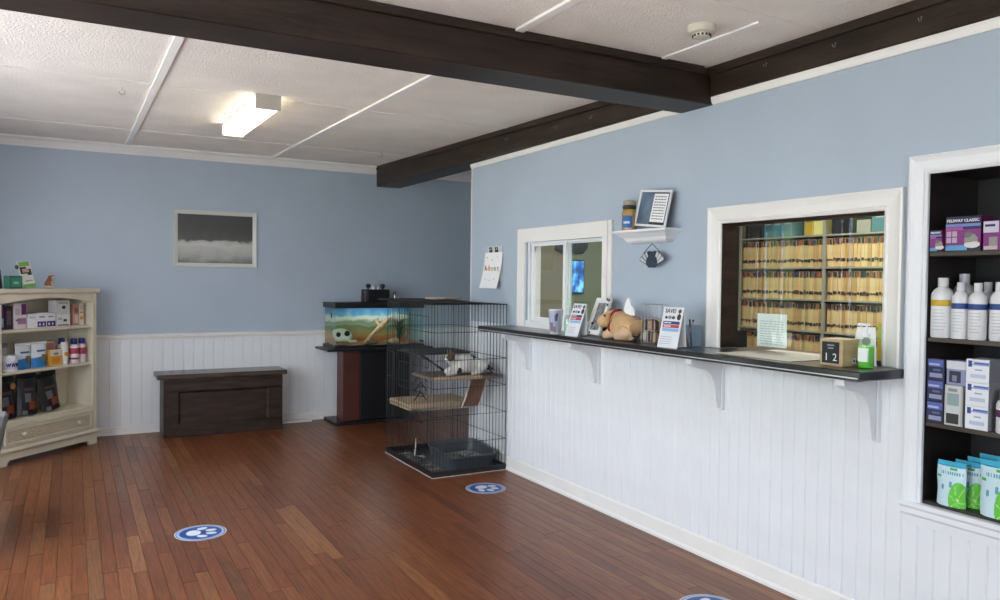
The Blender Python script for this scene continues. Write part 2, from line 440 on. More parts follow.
struct('baseboard_right', MB().prism([(0, 0), (.014, 0), (.014, .014), (.009, .022), (.006, .026), (.006, .094), (.003, .102), (0, .104)],
                                     lambda a, b, t: (XR-.012-a, t, b), .6, YE+.012), warmwhite)
struct('trim_4', MB().prism([(0, 2.384), (.012, 2.384), (.016, 2.392), (.022, 2.410), (.022, 2.421), (0, 2.421)], lambda a, b, t: (XR-a, t, b), 3.255, YE), warmwhite)
struct('trim_5', MB().prism([(0, 2.384), (.012, 2.384), (.016, 2.392), (.022, 2.410), (.022, 2.421), (0, 2.421)], lambda a, b, t: (XR-a, t, b), .3, 2.995), warmwhite)
struct('trim_6', MB().box(XR-.004, PT, YE, YE+.012, 0, 2.42), warmwhite)

# ---- office behind the partition
struct('wall_office_left', MB().box(PT, 6.0, 5.66, 5.74, 0, 2.6), olive)
struct('wall_office_far', MB().box(5.9, 6.0, .3, 5.66, 0, 2.6), olive)
struct('wall_office_near', MB().box(PT, 6.0, .2, .3, 0, 2.6), olive)
struct('ceiling_office', MB().box(PT, 6.0, .2, 5.74, 2.6, 2.68), M('office_ceiling', (.6, .58, .54), .9))
struct('floor_office', MB().box(PT, 6.0, .2, 5.74, -.06, 0), M('office_floor', (.14, .10, .07), .6))
struct('wall_passage_right', MB().box(4.0, 4.5, 5.74, 5.77, 0, 2.6), blue)

# ---- beams
def beam_along(xa, xb, y0, y1, zb0, zb1, label):
    # xa: left face at y0 and y1
    t = thing('ceiling_beam', label, 'beam', (xa[0], y0, zb0)); zt0, zt1 = ceil_z(y0), ceil_z(y1)
    def q(d0, d1, b0, b1):
        return MB().hexa([(xa[0]+d0, y0, b0), (xb if d1 is None else xa[0]+d1, y0, b0), (xb if d1 is None else xa[1]+d1, y1, b1), (xa[1]+d0, y1, b1),
                          (xa[0]+d0, y0, zt0), (xb if d1 is None else xa[0]+d1, y0, zt0), (xb if d1 is None else xa[1]+d1, y1, zt1), (xa[1]+d0, y1, zt1)])
    wpart(q(0, None, zb0, zb1), 'beam_body', beamwood, t, .004)
    wpart(q(-.02, -.0005, zt0-.042, zt1-.042), 'top_rail', beamwood, t, .003)
beam_along((2.905, 2.832), 3.10, 3.245, YB-.001, 2.4215, 2.437, 'dark stained beam running from the cross beam to the back wall')
beam_along((2.905, 2.905), 3.10, .3, 2.995, 2.4215, 2.4215, 'dark stained beam above the window of file shelves')
t = thing('ceiling_beam', 'broad dark beam crossing the ceiling below the smoke detector', 'beam', (.8, 3.12, 2.383))
wpart(MB().box(XL, 3.10, 2.998, 3.242, 2.383, 2.569), 'beam_body', beamwood, t, .005)
wpart(MB().box(XL, 2.85, 2.976, 2.997, 2.53, 2.569), 'top_rail', beamwood, t, .003)

# ---- ceiling fittings
t = thing('ceiling_light', 'lit fluorescent wrap light on the stippled ceiling', 'light', (1.075, 5.55, ceil_z(5.55)-.095))
z0 = lambda y: ceil_z(y)
emit = M('fluorescent_diffuser', (1, .93, .74), .5, emit=3.2)
def slab(xa, xb, ya, yb, da, db):
    return MB().hexa([(xa, ya, z0(ya)-da), (xb, ya, z0(ya)-da), (xb, yb, z0(yb)-da), (xa, yb, z0(yb)-da), (xa, ya, z0(ya)-db), (xb, ya, z0(ya)-db), (xb, yb, z0(yb)-db), (xa, yb, z0(yb)-db)])
wpart(slab(1.0, 1.15, 4.955, 6.15, .088, .012), 'diffuser', emit, t, .01)
wpart(slab(1.0, 1.15, 4.955, 6.15, .012, .001), 'back_plate', warmwhite, t)
endm = M('fixture_end_cap', (.50, .46, .40), .5)
wpart(slab(.996, 1.154, 4.935, 4.954, .094, .001), 'end_cap', endm, t, .002)
wpart(slab(.996, 1.154, 6.151, 6.17, .094, .001), 'end_cap', endm, t, .002)
t = thing('smoke_detector', 'round off white smoke detector on the ceiling', 'smoke detector', (2.40, 2.53, 2.57-.052))
det = M('detector_plastic', (.66, .62, .50), .45)
MB().lathe([(.02, 0), (.036, .002), (.040, .014), (.040, .016), (.058, .020), (.062, .026), (.062, .052)], seg=32).build('housing', det, t)
mb = MB()
for i in range(14):
    a = 2*math.pi*i/14; c, s_ = math.cos(a), math.sin(a)
    mb.prism([(-.0045, .004), (.0045, .004), (.0045, .012), (-.0045, .012)], lambda p, q, r: (r*c-p*s_, r*s_+p*c, q), .034, .0412)
mb.build('vents', C('2a2622'), t)['kind'] = 'stuff'
def hook(loc, axis, lab):
    # cup hook: screw shank and open ring
    x, y, z = loc; pts = []
    if axis == 'x':
        pts = [(x, y, z), (x-.008, y, z)]+[(x-.018+.010*math.cos(a), y, z-.010+.010*math.sin(a)) for a in [R(k) for k in range(60, -200, -25)]]
        base = (x-.003, y, z)
    else:
        pts = [(x, y, z), (x, y, z-.012)]+[(x+.016*math.cos(a), y, z-.028+.016*math.sin(a)) for a in [R(k) for k in range(90, -190, -25)]]
    o = MB().tube(pts, .0020, 6).build('cup_hook', M('hook_metal', (.30, .27, .23), .4, .6), org=loc)
    return tag(o, lab, 'hook')
for (y, z) in ((2.617, 2.505), (2.236, 2.5), (1.849, 2.5)):
    tag(hook((2.905, y, z), 'x', ''), 'small metal cup hook screwed into the beam above the file window', 'hook', 'hooks on the near beam')
for (y, z) in ((5.069, 2.53), (4.409, 2.51), (4.016, 2.505)):
    tag(hook((2.905-(y-3.245)*.01594, y, z), 'x', ''), 'small metal cup hook in the beam above the sliding window', 'hook', 'hooks on the far beam')
for x, y, lab in ((.267, 5.254, 'small hook in the ceiling near the left batten'), (.935, 5.70, 'small hook in the ceiling beside the fluorescent light'), (2.50, 6.78, 'small hook in the ceiling beside the far end of the beam')):
    hook((x, y, ceil_z(y)), 'z', lab)

# ================================================================== WINDOWS AND COUNTER
# small sliding window
w1 = struct('window_1', MB().sweep(FX(XR), 3.93, 4.88, 1.115, 1.735, [(0, 0), (0, .014), (.10, .018), (.10, 0)]), warmwhite)
MB().box(XR-.024, XR-.0185, 3.866, 3.915, 1.116, 1.834).build('casing', warmwhite, w1)
MB().sweep(FX(XR+.03), 3.955, 4.855, 1.16, 1.735, [(0, .0), (0, .012), (.03, .012), (.03, .0)]).build('frame', white, w1)
MB().sweep(FX(XR+.045), 4.425, 4.81, 1.19, 1.705, [(0, 0), (0, .022), (.035, .022), (.035, 0)]).build('sash', white, w1)
MB().sweep(FX(XR+.07), 4.01, 4.385, 1.185, 1.712, [(0, 0), (0, .022), (.035, .022), (.035, 0)]).build('sash', white, w1)
MB().box(XR+.034, XR+.038, 4.425, 4.81, 1.19, 1.705).build('pane', glass, w1)
MB().box(XR+.058, XR+.062, 4.01, 4.385, 1.185, 1.712).build('pane', glass_mat('green_glass', (.80, .93, .86)), w1)
MB().box(XR+.001, PT+.01, 3.93, 4.88, 1.115, 1.16).build('sill', white, w1)
mb = MB().box(XR+.02, PT, 4.86, 4.879, 1.16, 1.735).box(XR+.02, PT, 3.931, 3.95, 1.16, 1.735).box(XR+.02, PT, 3.95, 4.86, 1.72, 1.734)
mb.build('jamb', white, w1)
# large file window
CAS = [(0, 0), (0, .010), (.012, .016), (.020, .012), (.052, .016), (.066, .020), (.076, .024), (.086, .022), (.086, 0)]
w2 = struct('window_2', MB().sweep(FX(XR), 2.004, 2.918, 1.19, 1.758, [(0, 0)]), warmwhite)
bpy.data.objects.remove(w2)
def u_frame(y0, y1, zb, zt, prof):
    """casing on two sides and the head, open at the foot"""
    mb = MB(); o = 0; n = len(prof); vs = []
    for q, h in prof:
        for u, v in ((y1+q, zb), (y1+q, zt+q), (y0-q, zt+q), (y0-q, zb)): vs.append((XR-h, u, v))
    fs = []
    for i in range(n-1):
        for k in range(3):
            fs.append((i*4+k, i*4+k+1, (i+1)*4+k+1, (i+1)*4+k))
    fs.append(tuple(i*4 for i in range(n))); fs.append(tuple(i*4+3 for i in range(n-1, -1, -1)))
    return mb.add(vs, fs)
w2 = struct('window_2', u_frame(2.004, 2.918, 1.116, 1.758, CAS), warmwhite)
jm = MB().box(XR-.005, PT+.008, 2.9185, 2.9195, 1.116, 1.76)
jm.build('jamb', darkwood, w2)
MB().box(XR, PT+.01, 2.0, 2.0035, 1.116, 1.76).build('jamb', darkwood, w2)
MB().box(XR, PT+.01, 2.004, 2.918, 1.7585, 1.76).build('head', darkwood, w2)
MB().box(3.028, 3.033, 2.45, 2.914, 1.136, 1.757).build('pane', glass, w2)
MB().box(3.036, 3.041, 2.006, 2.50, 1.136, 1.757).build('pane', glass, w2)
MB().box(3.026, 3.043, 2.006, 2.916, 1.748, 1.758).build('track', darkwood, w2)

MB().box(XR+.0005, 3.25, 2.006, 2.916, 1.0765, 1.1135).build('sill', granite, w2)
# counter
ct = thing('reception_counter', 'long black counter on white scrolled brackets below the windows', 'counter', (2.78, 3.5, 1.074))
FXE = 2.642; Y0, Y1 = 1.897, 5.075
mb = MB()
wpart(MB().box(FXE, XR-.0128, Y0, Y1, 1.076, 1.114), 'countertop', granite, ct, .004)
wpart(MB().box(FXE-.0025, FXE-.0005, Y0+.01, Y1-.01, 1.086, 1.0905), 'edge_highlight', M('edge_glint', (.62, .62, .65), .3, .6), ct)  # glossy reflection along the counter edge, modelled as a pale strip
def bracket(y):
    pts = [(0, 1.075), (-.225, 1.075), (-.225, 1.045), (-.212, 1.036)]
    for k in range(0, 7):      # upper convex lobe then concave sweep
        a = k/6; pts.append((-.205+.055*a, 1.030-.012*math.sin(a*math.pi/2)))
    for k in range(0, 9):
        a = R(90*k/8); pts.append((-.150+.095*math.sin(a), 1.018-.155*(1-math.cos(a))))
    pts += [(-.050, .845), (-.044, .812), (0, .812)]
    mb = MB().prism(pts, lambda a, b, t: (XR-.0125+a, t, b), y-.020, y+.020)
    wpart(mb, 'bracket', white, ct, 0)
    wpart(MB().box(XR-.034, XR-.012, y-.029, y-.0205, .80, 1.075), 'bracket_back', white, ct, .002)
for y in (4.79, 3.955, 2.895, 2.025): bracket(y)

# built in niche shelf
ns = thing('niche_shelf', 'white framed built-in shelf niche with dark interior', 'shelf', (3.08, 1.4, .59))
wpart(u_frame(.95, 1.82, .592, 1.887, [(0, 0), (0, .012), (.01, .018), (.02, .013), (.05, .017), (.06, .022), (.066, .026), (.074, .024), (.074, 0)]), 'casing', white, ns)
wpart(MB().prism([(0, .50), (.016, .50), (.018, .535), (.026, .545), (.026, .565), (.034, .575), (.034, .588), (.030, .592), (0, .592)], lambda a, b, t: (XR-a, t, b), .85, 1.896), 'apron', white, ns)
wpart(MB().box(3.26, 3.275, .94, 1.83, .58, 1.90), 'back_panel', darkpanel, ns)
nd = M('niche_dark_wood', (.018, .013, .011), .45, noise=(5, .4), stretch=(1, 1, 4))
wpart(MB().box(XR+.001, 3.26, 1.8195, 1.8295, .58, 1.90), 'side_panel', nd, ns)
wpart(MB().box(XR+.001, 3.26, .94, .9505, .58, 1.90), 'side_panel', nd, ns)
wpart(MB().box(XR+.001, 3.26, .951, 1.819, 1.8865, 1.90), 'top_panel', nd, ns)
shm = M('niche_shelf_wood', (.045, .030, .022), .4, noise=(6, .3))
NZ = {1: 1.583, 2: 1.249, 3: .916, 4: .606}
for k in (1, 2, 3): wpart(MB().box(XR+.004, 3.259, .952, 1.818, NZ[k]-.018, NZ[k]), 'shelf_board', shm, ns, .002)
wpart(MB().box(XR+.001, 3.259, .952, 1.818, .585, .606), 'shelf_board', nd, ns, .002)
# ================================================================== FURNITURE ALONG THE BACK WALL
# ---- cream bookcase set across the corner
BA = R(45.47); BO = Vector((-.153, 7.161, 0)); BD = Vector((math.cos(BA), math.sin(BA), 0)); BN = Vector((-math.sin(BA), math.cos(BA), 0))
def BS(s, dep, z): return BO+BD*(s+.48)+BN*dep+Vector((0, 0, z))
t = thing('bookcase', 'cream painted bookcase with a woven drawer, set across the corner', 'bookcase', BS(-.485, 0, 0), BA)
hw, dp = .483, .30
mb = MB().box(-hw, -hw+.022, .018, dp, .10, 1.30).build('side_panel', cream, t, .002)
MB().box(hw-.022, hw, .018, dp, .10, 1.30).build('side_panel', cream, t, .002)
MB().box(-hw+.022, hw-.022, dp-.012, dp, .10, 1.30).build('back_panel', M('cream_back', (.68, .62, .48), .5), t)
for sx in (-1, 1):
    MB().box(min(sx*hw, sx*(hw-.045)), max(sx*hw, sx*(hw-.045)), 0, .018, .125, 1.30).build('stile', cream, t, .003)
pts = [(-hw+.045, 1.302)]+[(-hw+.045+(2*hw-.09)*k/16, 1.232+.04*math.sin(math.pi*k/16)) for k in range(17)]+[(hw-.045, 1.302)]
MB().prism(pts[::-1], lambda a, b, q: (a, q, b), .001, .017).build('arched_rail', cream, t)
MB().prism([(.0, 1.302), (-.012, 1.308), (-.020, 1.318), (-.020, 1.345), (.0, 1.345)], lambda a, b, q: (q, a, b), -hw-.018, hw+.018).build('cornice', cream, t)
MB().box(-hw-.018, hw+.018, .0005, dp+.01, 1.302, 1.345).build('top', cream, t, .004)
for z in (1.03, .71, .335):
    MB().box(-hw+.0225, hw-.0225, .012, dp-.0125, z-.022, z).build('shelf_board', cream, t, .003)
dr = MB().box(-.425, .425, -.004, .25, .155, .285).build('drawer', cream, t, .003)
wov = M('woven_front', (.50, .40, .25), .7, bump=(160, 1.0), noise=(90, .2))
# woven diagonal strips on the drawer front, a proud border, two knobs
mb = MB(); n = 66
for k in range(n):
    x0_ = -.40+.80*k/n; dx = .80/n
    for r_ in range(6):
        zz = .178+r_*.0142; sh = (r_ % 2)*dx/2
        mb.add([(x0_+sh, -.0052, zz), (x0_+sh+dx*.8, -.0052, zz+.004), (x0_+sh+dx*.8, -.0052, zz+.0105), (x0_+sh, -.0052, zz+.0065), (x0_+sh+dx*.4, -.0078, zz+.0055)],
               [(0, 1, 4), (1, 2, 4), (2, 3, 4), (3, 0, 4)])
mb.build('weave', wov, dr)['kind'] = 'stuff'
MB().sweep(lambda u, v, h: (u, -.0045-h, v), -.402, .402, .172, .268, [(0, 0), (0, .008), (.018, .008), (.018, 0)]).build('drawer_border', cream, dr)
for kx in (-.268, .267):
    k = MB().lathe([(.008, 0), (.008, .012), (.018, .018), (.020, .026), (.014, .034), (.004, .036)], seg=16).build('knob', cream, dr)
    k.location = (kx, -.005, .222); k.rotation_euler = (R(90), 0, 0)
MB().box(-hw+.0225, hw-.0225, .003, dp-.0125, .133, .1545).build('bottom_board', cream, t)
MB().box(-hw+.045, hw-.045, .0, .017, .287, .313).build('rail', cream, t, .002)
MB().prism([(.002, .098), (-.012, .098), (-.020, .108), (-.018, .122), (-.008, .130), (.002, .132)], lambda a, b, q: (q, a, b), -hw-.016, hw+.016).build('base_moulding', cream, t)
foot = [(-hw, .098), (-hw, 0), (-hw+.085, 0), (-hw+.088, .022), (-hw+.11, .040), (hw-.11, .040), (hw-.088, .022), (hw-.085, 0), (hw, 0), (hw, .098)]
MB().prism(foot, lambda a, b, q: (a, q, b), .0, .022).build('plinth', cream, t)
for sx in (-1, 1):
    MB().box(min(sx*hw, sx*(hw-.022)), max(sx*hw, sx*(hw-.022)), .0225, dp, 0, .0995).build('side_foot', cream, t)

# printed packaging helpers -------------------------------------------------
def carton(name, label, cat, loc, rz, w, d, h, base, prints=(), group=None, tilt=0, side=None):
    """box standing on loc (centre of its front foot edge), front towards local -y; prints: (x0,x1,z0,z1,mat) in fractions of the face"""
    t = thing(name, label, cat, loc, group=group, rot=(tilt, 0, rz))
    MB().box(-w/2, w/2, 0, d, 0, h).build('box', base, t, min(.0015, w*.02))
    if prints:
        ms = []; mb = MB()
        for i, (a, b, c, e, m) in enumerate(prints):
            if m not in ms: ms.append(m)
            y = -.0004-.00018*i
            mb.box(-w/2+w*a, -w/2+w*b, y, .0, h*c, h*e, ms.index(m))
        mb.build('print', ms, t)['kind'] = 'stuff'
    if side:
        ms = []; mb = MB()
        for i, (a, b, c, e, m) in enumerate(side):
            if m not in ms: ms.append(m)
            mb.box(w/2, w/2+.0004+.00018*i, d*a, d*b, h*c, h*e, ms.index(m))
        mb.build('side_print', ms, t)['kind'] = 'stuff'
    return t
def pouch(name, label, cat, loc, rz, w, h, d, mats, paint, group=None, tilt=0, seal=.9, seed=0, roll=0):
    rnd = random.Random(seed); NU, NV = 40, 56
    t = thing(name, label, cat, loc, group=group, rot=(tilt, roll, rz)); mb = MB()
    def th(u, v):
        b = 1-abs(u)**3
        if v > seal: k = .04
        else: k = (.55+.45*math.cos(min(1, v/seal)*math.pi*.5)) if v > .1 else 1
        return max(.0015, d/2*k*b*(1 if v <= seal else 1))
    def width(v): return w/2*(1-.03*math.sin(v*9+seed))
    vs = []
    wr = [[rnd.uniform(-1, 1)*d*.018 for _ in range(NU+1)] for _ in range(NV+1)]
    for sgn in (-1, 1):
        for j in range(NV+1):
            v = j/NV
            for i in range(NU+1):
                u = -1+2*i/NU
                e = wr[j][i] if 0 < i < NU and 0 < j < NV and v < seal else 0
                vs.append((u*width(v), sgn*th(u, v)+(e if sgn < 0 else 0), v*h))
    q = (NU+1)*(NV+1)
    for sgn, o in ((0, 0), (1, q)):
        for j in range(NV):
            for i in range(NU):
                a = o+j*(NU+1)+i
                mb.add([], [])
                mb.f.append((a, a+1, a+NU+2, a+NU+1)); mb.m.append(paint(-1+2*(i+.5)/NU, (j+.5)/NV) if sgn == 0 else 0); mb.sm.append(True)
    mb.v = vs
    for j in range(NV):
        for i in (0, NU):
            a = j*(NU+1)+i; b = a+NU+1; mb.f.append((a, b, b+q, a+q)); mb.m.append(0); mb.sm.append(True)
    for i in range(NU):
        for j in (0, NV):
            a = j*(NU+1)+i; mb.f.append((a, a+1, a+1+q, a+q)); mb.m.append(0); mb.sm.append(True)
    o = mb.build('pouch', mats, t); o.location = (0, d/2, 0)
    return t
def scribble(t, w, y, z0, z1, mat, rows=4, x0=None, x1=None, seed=1, name='small_print', hgt=.5):
    """rows of illegible small print as thin dashes on the front"""
    rnd = random.Random(seed); mb = MB(); x0 = -w/2*.8 if x0 is None else x0; x1 = w/2*.8 if x1 is None else x1
    dz = (z1-z0)/rows
    for r_ in range(rows):
        z = z1-(r_+.75)*dz; x = x0
        while x < x1:
            l = rnd.uniform(.08, .22)*(x1-x0); e = min(x+l, x1)
            mb.box(x, e, y-.0004, y, z, z+dz*hgt); x = e+.04*(x1-x0)
    o = mb.build(name, mat, t); o['kind'] = 'stuff'
    return o

purple = C('4b2f7a'); violet = C('7a3b8f'); pink = C('c9527f'); wht = C('e8e8ea'); offw = C('d9d6cf'); navy = C('1c2a66'); lblue = C('8fb6d8')
gold = C('c99a3a'); red = C('b03038'); orange = C('d98a2e'); dkgrey = C('2d2b2c'); green = C('3f8f4a'); teal = C('3f7f78'); blk = C('0c0b0c', .3); magenta = C('9b2f77'); midblue = C('2f74b8')
# ---- bookcase, top
t = thing('framed_sign', 'dark framed sign standing on the end of the bookcase top', 'sign', BS(-.885, .12, 1.3455), group=None, rot=(R(-8), 0, BA))
MB().sweep(lambda u, v, h: (u, -h, v), -.06, .06, .012, .135, [(0, -.006), (0, .004), (.012, .006), (.012, -.006)]).build('frame', C('2a1d18'), t)
MB().box(-.0605, .0605, -.001, .004, .0115, .1355).build('board', C('1d1512'), t)
scribble(t, .11, -.0011, .03, .12, C('9a8f86'), 4, seed=5)
t = carton('box', 'small teal green box beside the brochure on the bookcase', 'box', BS(-.69, .12, 1.3455), BA, .115, .06, .10, C('2f6a58'), [(.1, .9, .15, .85, C('3d8a70')), (.3, .7, .35, .55, C('9cc7b0'))])
t = thing('brochure', 'green and white brochure with a dog photo on the bookcase top', 'brochure', BS(-.56, .12, 1.353), rot=(R(-12), R(-7), BA))
MB().box(-.055, .055, 0, .006, .0, .215).build('sheet', C('dfe3da'), t)
mb = MB().box(-.05, .05, -.0006, 0, .175, .212, 0).box(-.055, .055, -.0006, 0, .0, .03, 0).box(-.05, .01, -.0006, 0, .115, .17, 1).box(.01, .05, -.0006, 0, .10, .15, 1)
mb.box(-.03, .03, -.001, 0, .125, .155, 2).box(-.03, .04, -.0008, 0, .05, .06, 3)
mb.build('print', [C('7fae55'), C('3a2f2c'), C('c9a9a0'), C('9aa39a')], t)['kind'] = 'stuff'
MB().ball((-.07, .0, .175), (.018, .008, .018), mi=0).build('badge', C('4b4f55'), t)
# dog figurine
fg = thing('dog_figurine', 'small brown and white sitting dog figurine on the bookcase', 'figurine', BS(-.365, .13, 1.3455), BA)
nodes = [((-.018, 0, .035), .026), ((0, 0, .062), .024), ((.012, 0, .085), .017), ((.018, -.004, .108), .022), ((.040, -.010, .101), .011),
         ((.020, -.013, .03), .010), ((.024, -.013, .006), .009), ((.020, .013, .03), .010), ((.024, .013, .006), .009),
         ((-.012, -.022, .012), .012), ((.010, -.026, .006), .008), ((-.012, .022, .012), .012), ((.010, .026, .006), .008), ((-.05, 0, .012), .006),
         ((.012, -.024, .098), .008), ((.012, .018, .098), .008)]
edges = [(0, 1), (1, 2), (2, 3), (3, 4), (1, 5), (5, 6), (1, 7), (7, 8), (0, 9), (9, 10), (0, 11), (11, 12), (0, 13), (3, 14), (3, 15)]
def pf(c):
    if c.x > .028 and c.z > .09: return 1 if c.x < .05 else 2
    if c.z > .1: return 0
    return 0 if (c.x < -.012 and .022 < c.z < .075) or (c.x < .004 and c.z >= .06) else 1
skin('body', nodes, edges, [C('8a4e2c'), C('d8c9b4'), blk], fg, paint=pf)
# ---- bookcase, upper shelf
Z = 1.0304; DP = .08
def bc(name, label, s0, s1, h, base, prints, z=Z, d=.05, dep=DP, **k):
    return carton(name, label, 'box', BS((s0+s1)/2, dep, z), BA, s1-s0, d, h, base, prints, **k)
bc('product_box', 'deep purple product box on the upper bookcase shelf', -.90, -.828, .19, purple, [(.1, .9, .55, .9, violet), (.1, .9, .1, .45, lblue)])
bc('product_box', 'dark brown slim box beside the deep purple box', -.822, -.757, .18, C('3b2f33'), [(.2, .8, .2, .8, C('6b5560'))])
bc('product_box', 'white box with purple flower print on the upper shelf', -.748, -.634, .20, C('e2d8de'), [(.6, .98, .55, .97, C('6d2f63')), (.3, .95, .18, .42, C('b37aa6')), (.1, .5, .55, .8, C('c8bcc4')), (.15, .55, .3, .38, C('8a7f88'))])
bc('product_box', 'plain white carton beside the purple banded pair', -.622, -.537, .112, wht, [(.15, .85, .7, .8, C('b9b6bd'))], d=.06)
for s0, lab in ((-.532, 'white carton with purple band next to the plain white carton'), (-.443, 'white carton with purple band next to the stacked white boxes')):
    bc('product_box', lab, s0, s0+.087, .117, wht, [(.02, .98, .05, .42, purple), (.2, .8, .68, .78, C('8d88a8')), (.2, .35, .15, .3, wht), (.6, .75, .15, .3, wht)], d=.06, group='purple banded cartons')
bc('product_box', 'lower of two stacked white boxes on the bookcase', -.345, -.205, .096, C('dcdcda'), [(.5, .75, .4, .6, dkgrey), (.1, .9, .05, .15, C('5a5a66')), (.1, .4, .55, .75, C('b0b0b0'))], d=.09)
bc('product_box', 'upper of two stacked white boxes on the bookcase', -.343, -.208, .12, C('d6d6d2'), [(.4, .65, .4, .6, dkgrey), (.15, .85, .75, .85, C('a8a8a0'))], z=Z+.0965, d=.09)
bc('product_box', 'slim pinkish brown box near the side of the bookcase', -.168, -.113, .176, C('b98f7c'), [(.15, .85, .1, .5, C('d5c3b5')), (.15, .85, .6, .85, C('9a5f4a'))])
bc('product_box', 'slim white and orange box against the bookcase side', -.106, -.062, .185, C('e0d3c5'), [(.15, .85, .25, .4, orange), (.15, .85, .55, .62, C('c08a5a')), (.2, .8, .7, .9, C('d2b89c'))])
# ---- bookcase, middle shelf
Z2 = .7104
t = thing('tub', 'white round tub with purple writing on the middle shelf', 'tub', BS(-.80, .085, Z2), BA)
MB().lathe([(.064, 0), (.066, .005), (.066, .095), (.063, .098)], seg=28).build('body', wht, t)
MB().lathe([(.069, 0), (.070, .004), (.070, .020), (.067, .024)], (0, 0, .0985), seg=28).build('lid', wht, t)
MB().lathe([(.0665, .02), (.0668, .021), (.0668, .083), (.0665, .084)], seg=28, mf=lambda j: 0).build('label_band', C('cfcbe0'), t)
scr = MB()
for k, (a, b) in enumerate([(-50, -25), (-20, 5), (10, 38)]):
    pts = [(.0685*math.sin(R(a+(b-a)*i/8)), -.0685*math.cos(R(a+(b-a)*i/8)), .052+.016*math.sin(i*1.7+k)) for i in range(9)]
    scr.tube(pts, .0035, 5)
scr.build('writing', navy, t)['kind'] = 'stuff'
bc('product_box', 'dark grey box behind the round tub', -.905, -.812, .20, C('4a4a4c'), [(.1, .9, .5, .85, C('77777a'))], z=Z2, dep=.165)
bc('product_box', 'light grey box behind the round tub', -.806, -.722, .205, C('8a8d90'), [(.1, .9, .5, .85, C('b5b8ba'))], z=Z2, dep=.165)
def blue_paint(u, v):
    if v > .93: return 0
    if v < .42+.05*u: return 1 if not (u > .05 and .22 < v < .5 and u < .75) else 3
    if .6 < v < .68 and -.5 < u < .7: return 2
    if u > .1 and u < .7 and .38 < v < .5: return 3
    return 0
bm_ = [C('dfe3e6', .35), C('2d7fc4', .35), C('2a5f9e'), C('7a6a55')]
pouch('treat_pouch', 'blue and white treat pouch beside the round tub', 'pouch', BS(-.65, .075, Z2), BA, .145, .205, .05, bm_, blue_paint, seed=1, group='blue treat pouches')
pouch('treat_pouch', 'blue and white treat pouch beside the orange carton', 'pouch', BS(-.50, .075, Z2), BA, .143, .207, .05, bm_, blue_paint, seed=2, group='blue treat pouches')
bc('product_box', 'yellow orange carton with white top on the middle shelf', -.412, -.29, .13, C('e0a23a'), [(0, 1, .6, 1, C('e6ddcf')), (.3, .7, .68, .8, C('8a7a6a')), (.2, .8, .12, .5, C('d0872a'))], z=Z2)
bc('product_box', 'pinkish carton standing behind the yellow orange carton', -.385, -.292, .198, C('c9a79b'), [(.1, .9, .6, .9, C('b5897c'))], z=Z2, dep=.15)
def tube_bottle(loc, label):
    t = thing('cream_tube', label, 'tube', loc, BA)
    mb = MB(); rings = []
    prof = [(.024, .024, .025), (.027, .025, .03), (.030, .024, .08), (.035, .016, .14), (.040, .003, .185)]
    vs = []
    for a, b, z in prof:
        for i in range(16): vs.append((a*math.cos(2*math.pi*i/16), b*math.sin(2*math.pi*i/16), z))
    fs = [(j*16+i, j*16+(i+1) % 16, (j+1)*16+(i+1) % 16, (j+1)*16+i) for j in range(4) for i in range(16)]+[tuple(range(15, -1, -1)), tuple(range(64, 80))]
    mb.add(vs, fs, 0, True).build('body', C('e5e2dc', .35), t)
    MB().lathe([(.022, 0), (.023, .002), (.023, .022), (.020, .0245)], seg=16).build('cap', C('e8e6e2', .35), t)
    MB().box(-.020, .020, -.026, -.020, .07, .10).build('label_patch', orange, t)
    return t
tube_bottle(BS(-.25, .095, Z2), 'white tube with orange patch standing on its cap')
def shampoo(loc, label, body, cap, bands, s=1., group=None, rz=BA):
    t = thing('shampoo_bottle', label, 'bottle', loc, rz, group=group)
    r = .036*s; h = .155*s
    MB().lathe([(r*.94, 0), (r, .004), (r, h*.86), (r*.8, h*.97), (r*.45, h)], seg=20).build('body', body, t)
    MB().lathe([(r*.62, 0), (r*.66, .002), (r*.66, .042*s), (r*.5, .046*s)], (0, 0, h+.0005), seg=20).build('cap', cap, t)
    for z0_, z1_, m in bands:
        MB().lathe([(r*1.005, z0_*h), (r*1.012, z0_*h+.001), (r*1.012, z1_*h-.001), (r*1.005, z1_*h)], seg=20).build('label_band', m, t)
    return t
shampoo(BS(-.155, .09, Z2), 'navy capped bottle with pink label beside the white tube', C('e0d2d6'), C('1f2a6e'), [(.5, .8, C('b43a55')), (.2, .3, C('7a2f4a'))], 1.03, 'pink labelled bottles')
shampoo(BS(-.075, .09, Z2), 'navy capped bottle with pink label against the bookcase side', C('d9c6cc'), C('1f2a6e'), [(.45, .8, C('a8324c')), (.15, .3, C('d8c0c0'))], 1.03, 'pink labelled bottles')
shampoo(BS(-.20, .175, Z2), 'navy capped bottle behind the white tube', C('d9c6cc'), C('1f2a6e'), [(.45, .8, C('a8324c'))], 1.05)
